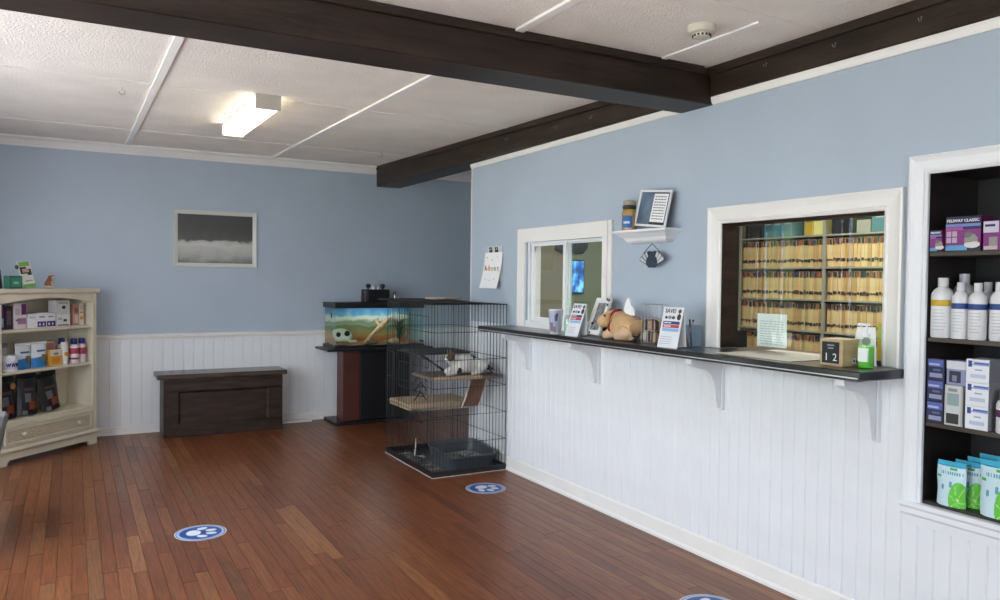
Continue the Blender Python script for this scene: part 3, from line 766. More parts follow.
# ---- bookcase, lower shelf: black food bags
def bag_paint(u, v):
    if v > .9: return 0
    if .12 < v < .32 and -.15 < u < .6: return 1
    if .30 < v < .52 and -.5 < u < .1 and (u+v*1.3) > -.1: return 2
    if .58 < v < .64 and -.5 < u < .55: return 3
    if .36 < v < .5 and .15 < u < .7: return 4
    if v < .1 and -.7 < u < -.3: return 2
    return 0
bgm = [C('120f10', .3), C('8a3f2a', .35), C('6a6a6c', .35), C('5a3a34', .35), C('2c2526', .3)]
for i, (s_, w_, h_, lab, rl) in enumerate([(-.80, .175, .33, 'black food bag at the left end of the lower bookcase shelf', 0), (-.605, .18, .33, 'black food bag between two others on the lower shelf', R(3)), (-.375, .185, .31, 'black food bag leaning beside the empty part of the lower shelf', R(-8))]):
    lab = ['black food bag with an orange badge under the round tub', 'black food bag in the middle of three under the blue pouches', 'tilted black food bag beside the bare end of the lower shelf'][i]
    t = pouch('food_bag', lab, 'bag', BS(s_, .07, .3395+abs(math.sin(rl))*w_/2), BA, w_, h_, .075, bgm, bag_paint, seed=10+i, group='black food bags', tilt=R(-4), roll=rl)
    if i == 0:
        b = MB().lathe([(.001, 0), (.026, .0005), (.026, .002), (.001, .0025)], seg=6).build('badge', C('b07a4a', .4), t); b.location = (.045, -.003, .25); b.rotation_euler = (R(90), 0, 0)
for s_, lab in ((-.505, 'brown flecked bag behind the black food bags'), (-.30, 'brown flecked bag behind the tilted black bag')):
    pouch('food_bag', lab, 'bag', BS(s_, .19, .336), BA, .15, .32, .05, [C('4a2c22', .4), C('7a3b2a', .4), C('241a18', .4)], lambda u, v: int(abs(math.sin(u*7+v*11))*2.9) % 3, seed=int(s_*-100))

# ---- dark wooden bench chest
t = thing('storage_bench', 'dark wooden storage bench with a framed front panel', 'bench', (1.23, 7.62, 0))
wpart(MB().box(.71, 1.765, 7.468, 7.785, .0, .528), 'body', darkwood, t, .003)
wpart(MB().box(.655, 1.805, 7.43, 7.79, .53, .572), 'lid', M('bench_lid', (.060, .040, .030), .25, noise=(5, .4), stretch=(1, 6, 6)), t, .006)
for a, b, c, d in ((.71, 1.765, .001, .115), (.71, 1.765, .415, .527), (.71, .835, .1155, .4145), (1.635, 1.765, .1155, .4145)):
    wpart(MB().box(a, b, 7.449, 7.4675, c, d), 'frame_board', darkwood, t, .003)
wpart(MB().sweep(FY(7.468), .847, 1.623, .127, .403, [(0, 0), (-.006, .006), (.012, .022), (.012, 0)]), 'panel_moulding', darkwood, t)
wpart(MB().box(.715, 1.76, 7.435, 7.4485, .505, .528), 'cove', darkwood, t, .003)
# low white floor strip of the heater beside the bench
tag(MB().box(1.83, 2.12, 7.70, 7.788, 0, .022).build('floor_strip', warmwhite, bevel=.003, org=(1.97, 7.74, 0)), 'low white strip lying on the floor beside the bench', 'strip')

# ---- framed picture (plain stand-in print)
t = thing('framed_picture', 'white framed grey toned picture on the blue back wall', 'picture', (1.21, YB-.022, 1.55))
wpart(MB().sweep(FY(YB), .868, 1.552, 1.588, 2.05, [(0, .004), (0, .012), (.012, .018), (.034, .024), (.040, .018), (.040, 0)]), 'frame', M('picture_frame', (.62, .62, .58), .4), t)
pm = bpy.data.materials.new('grey_print'); pm.use_nodes = True; n_ = pm.node_tree.nodes; l_ = pm.node_tree.links
tc = n_.new('ShaderNodeTexCoord'); sp = n_.new('ShaderNodeSeparateXYZ'); l_.new(tc.outputs['Generated'], sp.inputs[0])
nz = n_.new('ShaderNodeTexNoise'); nz.inputs['Scale'].default_value = 5; nz.inputs['Detail'].default_value = 7; l_.new(tc.outputs['Generated'], nz.inputs[0])
ma = n_.new('ShaderNodeMath'); ma.operation = 'MULTIPLY_ADD'; ma.inputs[1].default_value = .35; l_.new(nz.outputs[0], ma.inputs[0]); l_.new(sp.outputs['Z'], ma.inputs[2])
rp = n_.new('ShaderNodeValToRGB'); l_.new(ma.outputs[0], rp.inputs[0]); e_ = rp.color_ramp.elements
e_[0].position = .12; e_[0].color = (.10, .10, .09, 1); e_[1].position = .95; e_[1].color = (.055, .055, .055, 1)
for p_, c_ in ((.24, .28), (.34, .40), (.55, .55), (.62, .45), (.67, .09), (.8, .065)):
    k = e_.new(p_); k.color = (c_, c_, c_*.94, 1)
l_.new(rp.outputs[0], n_['Principled BSDF'].inputs['Base Color']); n_['Principled BSDF'].inputs['Roughness'].default_value = .35
wpart(MB().box(.868, 1.552, YB-.006, YB-.001, 1.588, 2.05), 'print', pm, t)

# ---- terrarium on its stand
t = thing('terrarium_stand', 'dark stand with a red brown side panel below the terrarium', 'stand', (2.66, 7.58, 0))
redw = M('red_brown_laminate', (.085, .022, .016), .45, noise=(8, .2))
wpart(MB().box(2.26, 3.10, 7.36, 7.77, 0, .03), 'base', blackplastic, t, .004)
wpart(MB().box(2.345, 2.52, 7.40, 7.60, .031, .735), 'side_column', redw, t, .003)
wpart(MB().box(2.521, 3.06, 7.405, 7.60, .031, .735), 'cabinet', M('stand_black', (.006, .006, .008), .5), t, .003)
dd = wpart(MB().box(2.53, 2.79, 7.397, 7.4045, .045, .725), 'door', M('stand_black', (.006, .006, .008), .5), t, .002)
kn = MB().ball((2.765-2.66, 7.39-7.58, .62), .009).build('knob', blackplastic, dd)
wpart(MB().box(2.795, 3.05, 7.397, 7.4045, .045, .725), 'door', M('stand_black', (.006, .006, .008), .5), t, .002)
wpart(MB().box(2.17, 3.29, 7.33, 7.785, .736, .758), 'top_board', blackplastic, t, .004)
t = thing('terrarium', 'glass terrarium with black rims and desert backdrop', 'terrarium', (2.72, 7.57, .7585))
TX0, TX1, TY0, TY1, TZ0, TZ1 = 2.25, 3.20, 7.36, 7.775, .7585, 1.215
wpart(MB().sweep(lambda u, v, h: (u, v, TZ0+h), TX0, TX1, TY0, TY1, [(0, 0), (0, .03), (-.012, .03), (-.012, .008), (-.2, .008), (-.2, 0)]), 'bottom_rim', blackplastic, t)
wpart(MB().sweep(lambda u, v, h: (u, v, TZ1-.055+h), TX0+.012, TX1-.012, TY0+.012, TY1-.012, [(0, 0), (0, .043), (.012, .043), (.012, 0)]), 'top_rim', blackplastic, t)
wpart(MB().box(TX0-.006, TX1+.006, TY0-.006, TY1+.006, TZ1-.0115, TZ1), 'lid', blackplastic, t, .003)
wpart(MB().box(TX0+.0125, TX1-.0125, TY0+.0125, TY0+.016, TZ0+.0302, TZ1-.0125), 'front_glass', tankglass, t)
wpart(MB().box(TX0+.0125, TX0+.016, TY0+.017, TY1-.018, TZ0+.0302, TZ1-.0125), 'side_glass', tankglass, t)
wpart(MB().box(TX1-.016, TX1-.0125, TY0+.017, TY1-.018, TZ0+.0302, TZ1-.0125), 'side_glass', tankglass, t)
# printed backdrop: sky, clouds, far hills, sand
bm2 = bpy.data.materials.new('desert_backdrop_print'); bm2.use_nodes = True; n_ = bm2.node_tree.nodes; l_ = bm2.node_tree.links
tc = n_.new('ShaderNodeTexCoord'); sp = n_.new('ShaderNodeSeparateXYZ'); l_.new(tc.outputs['Generated'], sp.inputs[0])
mp = n_.new('ShaderNodeMapping'); mp.inputs['Scale'].default_value = (5, 1, 3); l_.new(tc.outputs['Generated'], mp.inputs[0])
nz = n_.new('ShaderNodeTexNoise'); nz.inputs['Scale'].default_value = 1.3; nz.inputs['Detail'].default_value = 6; l_.new(mp.outputs[0], nz.inputs[0])
ma = n_.new('ShaderNodeMath'); ma.operation = 'MULTIPLY_ADD'; ma.inputs[1].default_value = .34; l_.new(nz.outputs[0], ma.inputs[0]); l_.new(sp.outputs['Z'], ma.inputs[2])
rp = n_.new('ShaderNodeValToRGB'); l_.new(ma.outputs[0], rp.inputs[0]); e_ = rp.color_ramp.elements
e_[0].position = .2; e_[0].color = srgb('a5622f'); e_[1].position = 1.0; e_[1].color = srgb('3f7fae')
for p_, c_ in ((.36, 'b98a52'), (.46, '8e8a58'), (.55, '6f7a55'), (.62, 'a8a27a'), (.68, '7d8a72'), (.76, 'e6dcc0'), (.84, 'd6dccf'), (.90, '6fa6c4')):
    k = e_.new(p_); k.color = srgb(c_)
l_.new(rp.outputs[0], n_['Principled BSDF'].inputs['Base Color'])
wpart(MB().box(TX0+.017, TX1-.017, TY1-.017, TY1-.0125, TZ0+.0302, TZ1-.0125), 'backdrop', bm2, t)
mb = MB(); NX, NY = 26, 12; vs = []; fs = []
for j in range(NY+1):
    for i in range(NX+1):
        vs.append((TX0+.014+(TX1-TX0-.028)*i/NX, TY0+.014+(TY1-TY0-.032)*j/NY, TZ0+.034+.010*math.sin(i*.9+j*.7)*math.cos(j*1.1)+.012*j/NY))
for j in range(NY):
    for i in range(NX): a = j*(NX+1)+i; fs.append((a, a+1, a+NX+2, a+NX+1))
wpart(mb.add(vs, fs, 0, True), 'sand', M('terrarium_sand', (.42, .19, .08), .9, noise=(60, .35)), t)
lampm = M('tank_lamp_tube', (.85, .95, 1), .4, emit=14)
wpart(MB().tube([(2.55, 7.56, TZ1-.028), (3.02, 7.56, TZ1-.028)], .010, 10), 'lamp_tube', lampm, t)
# skull rock hide
sk = thing('skull_hide', 'pale skull shaped hide inside the terrarium', 'skull', (2.41, 7.62, TZ0+.046))
sk.scale = (1.5, 1.3, 1.5)
bone = M('bone_resin', (.66, .63, .50), .6, noise=(20, .15))
nodes = [((0, .03, .062), .058), ((-.02, -.02, .055), .052), ((.02, -.04, .040), .040), ((.05, -.055, .028), .026), ((-.06, -.015, .035), .032)]
skin('cranium', nodes, [(0, 1), (1, 2), (2, 3), (1, 4)], bone, sk)
MB().ball((.012, -.066, .062), (.020, .014, .020)).build('eye_socket', C('241a12', .8), sk)
MB().ball((-.045, -.055, .056), (.016, .014, .017)).build('eye_socket', C('241a12', .8), sk)
mb = MB()
for k in range(5): mb.box(.022+.011*k, .031+.011*k, -.083-.001*k, -.06, .004, .018)
mb.build('teeth', bone, sk)['kind'] = 'stuff'
# branch, lizard log and rocks
br = MB().tube([(2.60, 7.47, TZ0+.045), (2.66, 7.49, TZ0+.10), (2.73, 7.52, TZ0+.16), (2.80, 7.55, TZ0+.205), (2.86, 7.58, TZ0+.26), (2.92, 7.60, TZ0+.29)], [.020, .026, .024, .030, .022, .012], 10)
br.tube([(2.78, 7.545, TZ0+.20), (2.76, 7.60, TZ0+.26), (2.80, 7.64, TZ0+.285)], [.018, .014, .008], 8)
tag(br.build('driftwood_branch', M('driftwood', (.60, .34, .18), .7, noise=(25, .3), bump=(40, .4)), org=(2.60, 7.47, TZ0+.03)), 'orange tan driftwood branch slanting up in the terrarium', 'branch')
def rock(c, r, lab, mat):
    rnd = random.Random(int(c[0]*1000)); mb = MB().ball((0, 0, r[2]*.8), r, 10, 7)
    mb.v = [(x*(1+rnd.uniform(-.12, .12)), y*(1+rnd.uniform(-.12, .12)), z*(1+rnd.uniform(-.08, .08))) for x, y, z in mb.v]
    o = mb.build('rock', mat); o.location = c; tag(o, lab, 'rock')
rockm = M('sandstone', (.50, .33, .18), .85, noise=(22, .3))
rock((2.66, 7.44, TZ0+.036), (.07, .035, .022), 'flat brown rock at the foot of the driftwood', M('brown_rock', (.20, .13, .08), .85, noise=(22, .3)))
rock((2.90, 7.46, TZ0+.036), (.06, .04, .03), 'rounded tan rock in the terrarium below the branch tip', rockm)
# thermometer on the glass
tag(MB().box(2.262, 2.268, 7.52, 7.545, 1.06, 1.11).build('thermometer', blackplastic, bevel=.002, org=(2.265, 7.53, 1.06)), 'small black thermometer stuck on the terrarium side glass', 'thermometer')
# plant at the right inside the tank
pl = thing('terrarium_plant', 'dark green plastic plant inside the terrarium', 'plant', (3.02, 7.60, TZ0+.045))
rnd = random.Random(3); leafm = M('plastic_leaf', (.03, .07, .03), .5)
for k in range(16):
    a = rnd.uniform(0, 6.28); r1 = rnd.uniform(.05, .11); hz = rnd.uniform(.08, .26); c_, s_ = math.cos(a), math.sin(a)
    x_ = r1*c_*.9; y_ = max(-.13, min(.11, r1*s_)); wv = .016
    mb = MB().add([(0, 0, 0), (x_*.5-s_*wv, y_*.5+c_*wv, hz*.75), (x_*.5, y_*.5, hz*.8), (x_*.5+s_*wv, y_*.5-c_*wv, hz*.75), (x_, y_, hz)],
                  [(0, 1, 2), (0, 2, 3), (1, 4, 2), (2, 4, 3)])
    mb.build('leaf', leafm, pl)

# ---- things on the terrarium lid
t = thing('humidifier', 'black box with two knobs and a wire handle on the terrarium lid', 'humidifier', (2.735, 7.56, TZ1))
MB().box(-.135, .135, -.06, .06, .0, .132).build('body', blackplastic, t, .008)
MB().box(-.125, -.095, -.063, -.0605, .01, .125).build('side_strip', C('3a3a3d'), t, .001)
for sx in (-.078, .078):
    MB().lathe([(.010, 0), (.012, .012), (.024, .022), (.027, .038), (.020, .052), (.006, .058)], (sx, 0, .1325), seg=16).build('knob', blackplastic, t)
MB().tube([(-.026, 0, .130), (-.026, 0, .155), (-.012, 0, .182), (0, 0, .19), (.012, 0, .182), (.026, 0, .155), (.026, 0, .130)], .003, 6).build('handle', chrome, t)
t = thing('metal_figurine', 'small silver figurine on the terrarium lid', 'figurine', (2.96, 7.56, TZ1))
MB().box(-.045, .055, -.025, .025, 0, .006).build('base', blackplastic, t)
MB().lathe([(.020, .006), (.026, .012), (.018, .03), (.022, .055), (.014, .075), (.010, .085), (.017, .10), (.018, .115), (.008, .128)], (-.012, 0, 0), seg=16).build('figure', chrome, t)
MB().lathe([(.012, .006), (.016, .02), (.010, .05), (.003, .07)], (.030, 0, 0), seg=12).build('child_figure', chrome, t)
# steam rising from the humidifier
vm = bpy.data.materials.new('steam'); vm.use_nodes = True; n_ = vm.node_tree.nodes; l_ = vm.node_tree.links
n_.remove(n_['Principled BSDF']); vo = n_.new('ShaderNodeVolumeScatter'); vo.inputs['Density'].default_value = 3.2; vo.inputs['Color'].default_value = (1, 1, 1, 1)
l_.new(vo.outputs[0], n_['Material Output'].inputs['Volume'])
mb = MB()
for ox, ph in ((-.01, 0), (.05, 1.2)):
    pts = [(2.775+ox+.022*math.sin(k*.75+ph)+k*.004, 7.56, 1.42+.024*k) for k in range(10)]
    mb.tube(pts, [.004+.0035*math.sin(math.pi*k/9)*2 for k in range(10)], 8)
o = mb.build('steam', vm, org=(2.78, 7.56, 1.42)); o['kind'] = 'stuff'; tag(o, 'faint wisps of steam rising above the black humidifier', 'steam')
# ================================================================== CAGE AND CAT
CX0, CX1, CY0, CY1, CZ = 2.30, 2.905, 5.11, 6.05, 1.27
cg = thing('cat_cage', 'tall black wire cat cage against the white partition', 'cage', (2.595, 5.58, 0))
def wires(fn, u0, u1, v0, v1, du, dv, r=.0019, fr=.0034):
    mb = MB(); n = round((u1-u0)/du)
    for i in range(1, n):
        u = u0+(u1-u0)*i/n; mb.tube([fn(u, v0, 0), fn(u, v1, 0)], r, 4)
    m = round((v1-v0)/dv)
    for j in range(1, m):
        v = v0+(v1-v0)*j/m; mb.tube([fn(u0, v, .002), fn(u1, v, .002)], r*1.2, 4)
    mb.tube([fn(u0, v0, 0), fn(u1, v0, 0), fn(u1, v1, 0), fn(u0, v1, 0)], fr, 5, closed=True)
    return mb
wpart(wires(lambda u, v, h: (u, CY0-h, v), CX0, CX1, .035, CZ, .0275, .205), 'front_panel', blackwire, cg)
wpart(wires(lambda u, v, h: (u, CY1+h, v), CX0, CX1, .035, CZ, .049, .205), 'back_panel', blackwire, cg)
wpart(wires(lambda u, v, h: (CX0-h, u, v), CY0, CY1, .035, CZ, .052, .205), 'side_panel', blackwire, cg)
wpart(wires(lambda u, v, h: (CX1+h, u, v), CY0, CY1, .035, CZ, .052, .205), 'side_panel', blackwire, cg)
wpart(wires(lambda u, v, h: (u, v, CZ+h), CX0, CX1, CY0, CY1, .049, .19), 'top_panel', blackwire, cg)
# doors in the long side, with latches
dr_ = wpart(MB().tube([(CX0-.006, 5.20, .80), (CX0-.006, 5.78, .80), (CX0-.006, 5.78, 1.18), (CX0-.006, 5.20, 1.18)], .0030, 5, closed=True), 'door_frame', blackwire, cg)
MB().box(CX0-.016-2.595, CX0-.009-2.595, 5.28-5.58, 5.35-5.58, .985, 1.0).build('latch', blackplastic, dr_)
dr_ = wpart(MB().tube([(CX0-.006, 5.20, .16), (CX0-.006, 5.78, .16), (CX0-.006, 5.78, .60), (CX0-.006, 5.20, .60)], .0030, 5, closed=True), 'door_frame', blackwire, cg)
MB().box(CX0-.016-2.595, CX0-.009-2.595, 5.28-5.58, 5.35-5.58, .375, .39).build('latch', blackplastic, dr_)
# tray with pale edge under it
wpart(MB().sweep(lambda u, v, h: (u, v, h), CX0-.004, CX1+.004, CY0-.004, CY1+.004, [(0, .004), (-.003, .045), (.002, .045), (.004, .004)]).box(CX0-.003, CX1+.003, CY0-.003, CY1+.003, .0045, .008), 'tray', M('tray_plastic', (.012, .012, .013), .3), cg)
wpart(MB().box(CX0-.012, CX1+.006, CY0-.014, CY1+.01, 0, .004), 'base_mat', M('pale_edge', (.62, .58, .54), .6), cg)
carpet = M('tan_carpet', (.46, .34, .22), .95, noise=(60, .25), bump=(180, .8))
wpart(MB().box(CX0+.012, CX1-.012, CY0+.02, 5.56, .705, .728), 'platform', M('platform_grey', (.16, .12, .10), .8), cg, .004)
wpart(MB().tube([(CX0+.012, CY0+.024, .722), (CX1-.20, CY0+.024, .722)], .017, 8), 'platform_pad', carpet, cg)
wpart(MB().box(CX0+.012, CX1-.012, 5.62, CY1-.012, .415, .435).box(CX0+.014, CX1-.014, 5.60, CY1-.014, .4355, .465), 'platform', carpet, cg, .006)
wpart(MB().tube([(CX0+.02, 5.60, .448), (CX1-.16, 5.60, .448)], .028, 10), 'platform_pad', carpet, cg)
wpart(MB().box(CX0+.07, CX1-.06, 5.60, CY1-.012, .853, .868), 'platform', M('shelf_charcoal', (.02, .02, .022), .6), cg, .003)
def ramp(a0, a1, b0, b1, th, name, m):
    A0, A1, B0, B1 = map(Vector, (a0, a1, b0, b1)); d = Vector((0, 0, th))
    return wpart(MB().hexa([A0-d, A1-d, B1-d, B0-d, A0, A1, B1, B0]), name, m, cg)
ramp((2.42, 5.60, .866), (2.42, 5.72, .866), (2.56, 5.50, .735), (2.56, 5.40, .735), .012, 'ramp', M('shelf_charcoal', (.02, .02, .022), .6))
# leather brown ramp with pale edges from the cat's platform down to the lower one
rm = M('brown_ramp', (.17, .075, .04), .7, noise=(12, .3))
N_ = 8; mb = MB(); me_ = MB()
def rp_(k, e): 
    a = k/N_; return Vector((2.70+e*.145-.05*a, 5.30+.05*a, .700-.235*a-.02*math.sin(math.pi*a)))
for k in range(N_):
    P = [rp_(k, 0), rp_(k, 1), rp_(k+1, 1), rp_(k+1, 0)]; d = Vector((.0, .016, .003))
    mb.hexa([P[3]+d, P[2]+d, P[1]+d, P[0]+d, P[3], P[2], P[1], P[0]])
wpart(mb, 'ramp', rm, cg)
pe = M('pale_pink_edge', (.60, .50, .48), .7)
for e in (0, 1): wpart(MB().tube([rp_(k, e) for k in range(N_+1)], .007, 6), 'ramp_edge', pe, cg)
wpart(MB().tube([(2.70, 5.28, .70), (2.72, 5.27, .725)], .014, 8), 'hanger', paper, cg)
wpart(MB().tube([(2.83, 5.28, .70), (2.845, 5.27, .725)], .014, 8), 'hanger', paper, cg)

# black toy hanging from the charcoal shelf
mb = MB(); tx, ty = 2.40, 5.585
mb.tube([(tx, ty, .853), (tx, ty, .70)], .004, 5)
for k in range(3):
    z = .72-.075*k
    mb.tube([(tx, ty, z), (tx-.055, ty, z-.075)], .004, 5).tube([(tx, ty, z), (tx+.055, ty, z-.075)], .004, 5).tube([(tx-.03, ty, z-.04), (tx+.03, ty, z-.04)], .003, 5)
tag(mb.build('dangling_toy', blackwire, org=(tx, ty, .48)), 'black dangling cat toy hanging from the charcoal cage shelf', 'toy')
# litter pan
t = thing('litter_pan', 'grey plastic litter pan on the cage floor', 'litter pan', (2.66, 5.36, .0085))
pan = M('grey_pan', (.055, .065, .075), .35)
def rr(hx, hy, r, n=6):
    o = []
    for cx, cy, a0 in ((hx-r, hy-r, 0), (-hx+r, hy-r, 90), (-hx+r, -hy+r, 180), (hx-r, -hy+r, 270)):
        for k in range(n+1): a = R(a0+90*k/n); o.append((cx+r*math.cos(a), cy+r*math.sin(a)))
    return o
def loft(loops, mi=0):
    mb = MB(); n = len(loops[0]); vs = [p for l in loops for p in l]
    fs = [(j*n+i, j*n+(i+1) % n, (j+1)*n+(i+1) % n, (j+1)*n+i) for j in range(len(loops)-1) for i in range(n)]
    fs += [tuple(range(n-1, -1, -1)), tuple(range((len(loops)-1)*n, len(loops)*n))]
    return mb.add(vs, fs, mi, True)
L3 = lambda hx, hy, z, r=.07, tilt=0.0: [(a, b, z+tilt*b) for a, b in rr(hx, hy, r)]
loft([L3(.185, .20, 0), L3(.20, .215, .10, tilt=.05), L3(.215, .23, .125, tilt=.08), L3(.215, .23, .137, tilt=.08), L3(.195, .21, .135, tilt=.08), L3(.185, .20, .05), L3(.10, .10, .05)]).build('pan', pan, t)
L_ = loft([L3(.183, .198, .051), L3(.182, .197, .06), L3(.05, .05, .064)]); L_.build('litter', M('litter_grit', (.30, .29, .28), .95, noise=(120, .5)), t)
# bowl, newspaper and wand on the tray
t = thing('food_bowl', 'small dark bowl beside the litter pan in the cage', 'bowl', (2.40, 5.62, .0085))
MB().lathe([(.045, 0), (.06, .03), (.062, .034), (.056, .033), (.042, .008), (.01, .006)], seg=20).build('bowl', M('bowl_steel', (.2, .2, .21), .3, .5), t)
MB().ball((0, 0, .018), (.045, .045, .012)).build('food', C('4a3222', .9), t)
mb = MB(); rnd = random.Random(4)
t = thing('newspaper', 'printed newspaper sheet lining the cage tray', 'newspaper', (2.36, 5.55, .0085))
MB().box(-.045, .10, -.38, .40, 0, .0015).build('sheet', C('8d8a85', .8), t)
for k in range(5):
    MB().box(-.038, .09, -.36+.15*k, -.25+.15*k, .0016, .0020).build('column', C('5c5a58', .8), t)
tag(MB().tube([(2.445, 5.80, .010), (2.45, 5.79, .08), (2.445, 5.78, .16)], [.006, .005, .002], 6).build('toy_wand', C('d8c9b8'), org=(2.445, 5.80, .0095)), 'short pale stick standing on the cage tray', 'stick')

# ---- cat
ct_ = thing('cat', 'white cat with brown tabby patches lying on the cage platform', 'cat', (2.64, 5.28, .7285))
nodes = [((2.765, 5.30, .805), (.072, .075)), ((2.69, 5.305, .815), (.074, .078)), ((2.61, 5.295, .812), (.064, .072)), ((2.545, 5.275, .835), (.046, .05)), ((2.492, 5.25, .862), (.044, .043)), ((2.455, 5.232, .850), (.026, .022)),
         ((2.575, 5.235, .768), .028), ((2.50, 5.215, .748), .020), ((2.445, 5.205, .745), .016),
         ((2.565, 5.335, .765), .026), ((2.48, 5.325, .748), .019),
         ((2.765, 5.235, .775), .045), ((2.70, 5.19, .75), .024), ((2.645, 5.18, .745), .016),
         ((2.835, 5.27, .775), .020), ((2.85, 5.205, .752), .015), ((2.80, 5.155, .745), .013), ((2.745, 5.145, .744), .009)]
edges = [(0, 1), (1, 2), (2, 3), (3, 4), (4, 5), (2, 6), (6, 7), (7, 8), (2, 9), (9, 10), (0, 11), (11, 12), (12, 13), (0, 14), (14, 15), (15, 16), (16, 17)]
spots = [((2.495, 5.215, .885), .042, 1), ((2.515, 5.29, .885), .04, 1), ((2.71, 5.25, .885), .035, 2), ((2.79, 5.26, .865), .045, 2), ((2.84, 5.24, .76), .05, 2), ((2.78, 5.15, .75), .04, 2), ((2.64, 5.33, .88), .04, 1), ((2.56, 5.20, .765), .025, 2)]
def cp(c):
    for p, r, m in spots:
        if (c-Vector(p)).length < r*(1+.18*math.sin(c.x*140+c.z*90)): return m
    return 0
skin('fur', nodes, edges, [M('white_fur', (.72, .69, .64), .9, bump=(150, .5)), M('brown_fur', (.11, .065, .04), .9, bump=(150, .5)), M('dark_fur', (.03, .025, .022), .9, bump=(150, .5))], ct_, org=tuple(ct_.location), sub=3, paint=cp)
for yy, zz in ((5.218, .900), (5.275, .904)):
    e = MB().add([(2.478, yy-.016, zz-.012), (2.512, yy-.012, zz-.012), (2.508, yy+.018, zz-.010), (2.478, yy+.014, zz-.012), (2.490, yy, zz+.036)], [(3, 2, 1, 0), (0, 1, 4), (1, 2, 4), (2, 3, 4), (3, 0, 4)])
    wpart(e, 'ear', M('brown_fur', (.11, .065, .04), .9), ct_)
for p in ((2.458, 5.213, .869), (2.452, 5.255, .869)): wpart(MB().ball(p, .0065, 8, 6), 'eye', C('2a3a1c', .1), ct_)
wpart(MB().ball((2.432, 5.224, .853), (.004, .006, .004), 8, 6), 'nose', C('b0736a'), ct_)

# ---- flat things on top of the cage
tag(MB().hexa([(CX0-.01, CY0-.005, CZ+.006), (2.70, CY0+.03, CZ+.006), (2.86, CY1+.06, CZ+.006), (CX0-.05, CY1+.10, CZ+.006),
               (CX0-.01, CY0-.005, CZ+.016), (2.70, CY0+.03, CZ+.012), (2.86, CY1+.06, CZ+.022), (CX0-.05, CY1+.10, CZ+.022)]).build('cage_cover', M('black_cloth', (.008, .008, .010), .8), bevel=.003, org=(2.6, 5.5, CZ+.006)),
    'black flat cover laid over the top of the cage', 'cover')
t = carton('folded_sign', 'flat tan and white folded sign lying on the cage cover', 'sign', (2.70, 5.72, CZ+.0225), R(5), .26, .16, .016, C('c3b29a'), [(.35, .98, .1, .9, C('9a8f84'))])

# ================================================================== ON THE PARTITION WALL
# notepad with clips
t = thing('paper_notice', 'white paper notice with coloured lettering clipped to the wall', 'notice', (XR-.004, 5.36, 1.39), R(-90))
mb = MB(); N_ = 8
def sheet(w, z0, z1, y, curl, lean, name, m):
    mb = MB(); vs = []
    for j in range(N_+1):
        a = j/N_; z = z1+(z0-z1)*a; yy = y-curl*a*a
        for x_ in (-w/2+lean*a, w/2+lean*a): vs += [(x_, yy, z), (x_, yy-.0012, z)]
    fs = []
    for j in range(N_):
        o = j*4; fs += [(o+1, o+3, o+7, o+5), (o, o+4, o+6, o+2), (o, o+1, o+5, o+4), (o+2, o+6, o+7, o+3)]
    fs += [(0, 2, 3, 1), (N_*4, N_*4+1, N_*4+3, N_*4+2)]
    return mb.add(vs, fs, 0, True).build(name, m, t)
sheet(.245, .06, .335, -.0005, .004, .02, 'back_sheet', C('c9cac8'))
sheet(.29, .0, .285, -.006, .035, -.035, 'front_sheet', paper)
for cx_ in (-.045, .05):
    c_ = MB().box(cx_-.022, cx_+.022, -.014, -.007, .285, .302).build('clip', blk, t, .002)
    MB().tube([(cx_-.014, -.010, .302), (cx_-.018, -.014, .325), (cx_, -.014, .315), (cx_+.018, -.014, .325), (cx_+.014, -.010, .302)], .003, 5).build('clip_handle', blk, c_)
cols_ = ['c0392b', 'd9822b', 'caa52d', '6fa04a', 'b5485a']
for i, ch in enumerate('Adopt'):
    text('letter', ch, .072, C(cols_[i]), t, (-.115+.051*i, -.0175, .155+.004*(i % 2)), rot=(R(94), R(-2), 0))
for i, (a, b) in enumerate([(-.09, .245), (.0, .225), (.08, .25), (-.09, .07), (-.02, .06), (.05, .075)]):
    MB().ball((a-.012, -.012-.027*(1-b/.285)**2, b), (.006, .001, .006), 8, 4).build('dot', C(cols_[i % 5]), t)
# ledge shelf
t = thing('ledge_shelf', 'white crown moulding ledge on the wall between the windows', 'shelf', (XR-.06, 3.45, 1.68))
LY0, LY1 = 3.222, 3.685; prof = [(.0, .0), (.006, .004), (.018, .010), (.030, .028), (.060, .050), (.075, .058), (.078, .062), (.078, .072), (0, .072)]
def ring(o, z): return [(XR-.045-o, LY0+.075-o*1., z), (XR, LY0+.075-o*1., z), (XR, LY1-.075+o, z), (XR-.045-o, LY1-.075+o, z)]
mb = MB(); loops = [ring(o, 1.680+z) for o, z in prof[:-1]]
vs = [p for l in loops for p in l]
fs = [(j*4+i, j*4+(i+1) % 4, (j+1)*4+(i+1) % 4, (j+1)*4+i) for j in range(len(loops)-1) for i in range(4)]+[(3, 2, 1, 0), tuple(range(len(vs)-4, len(vs)))]
wpart(mb.add(vs, fs), 'ledge', white, t)
LT = 1.7523
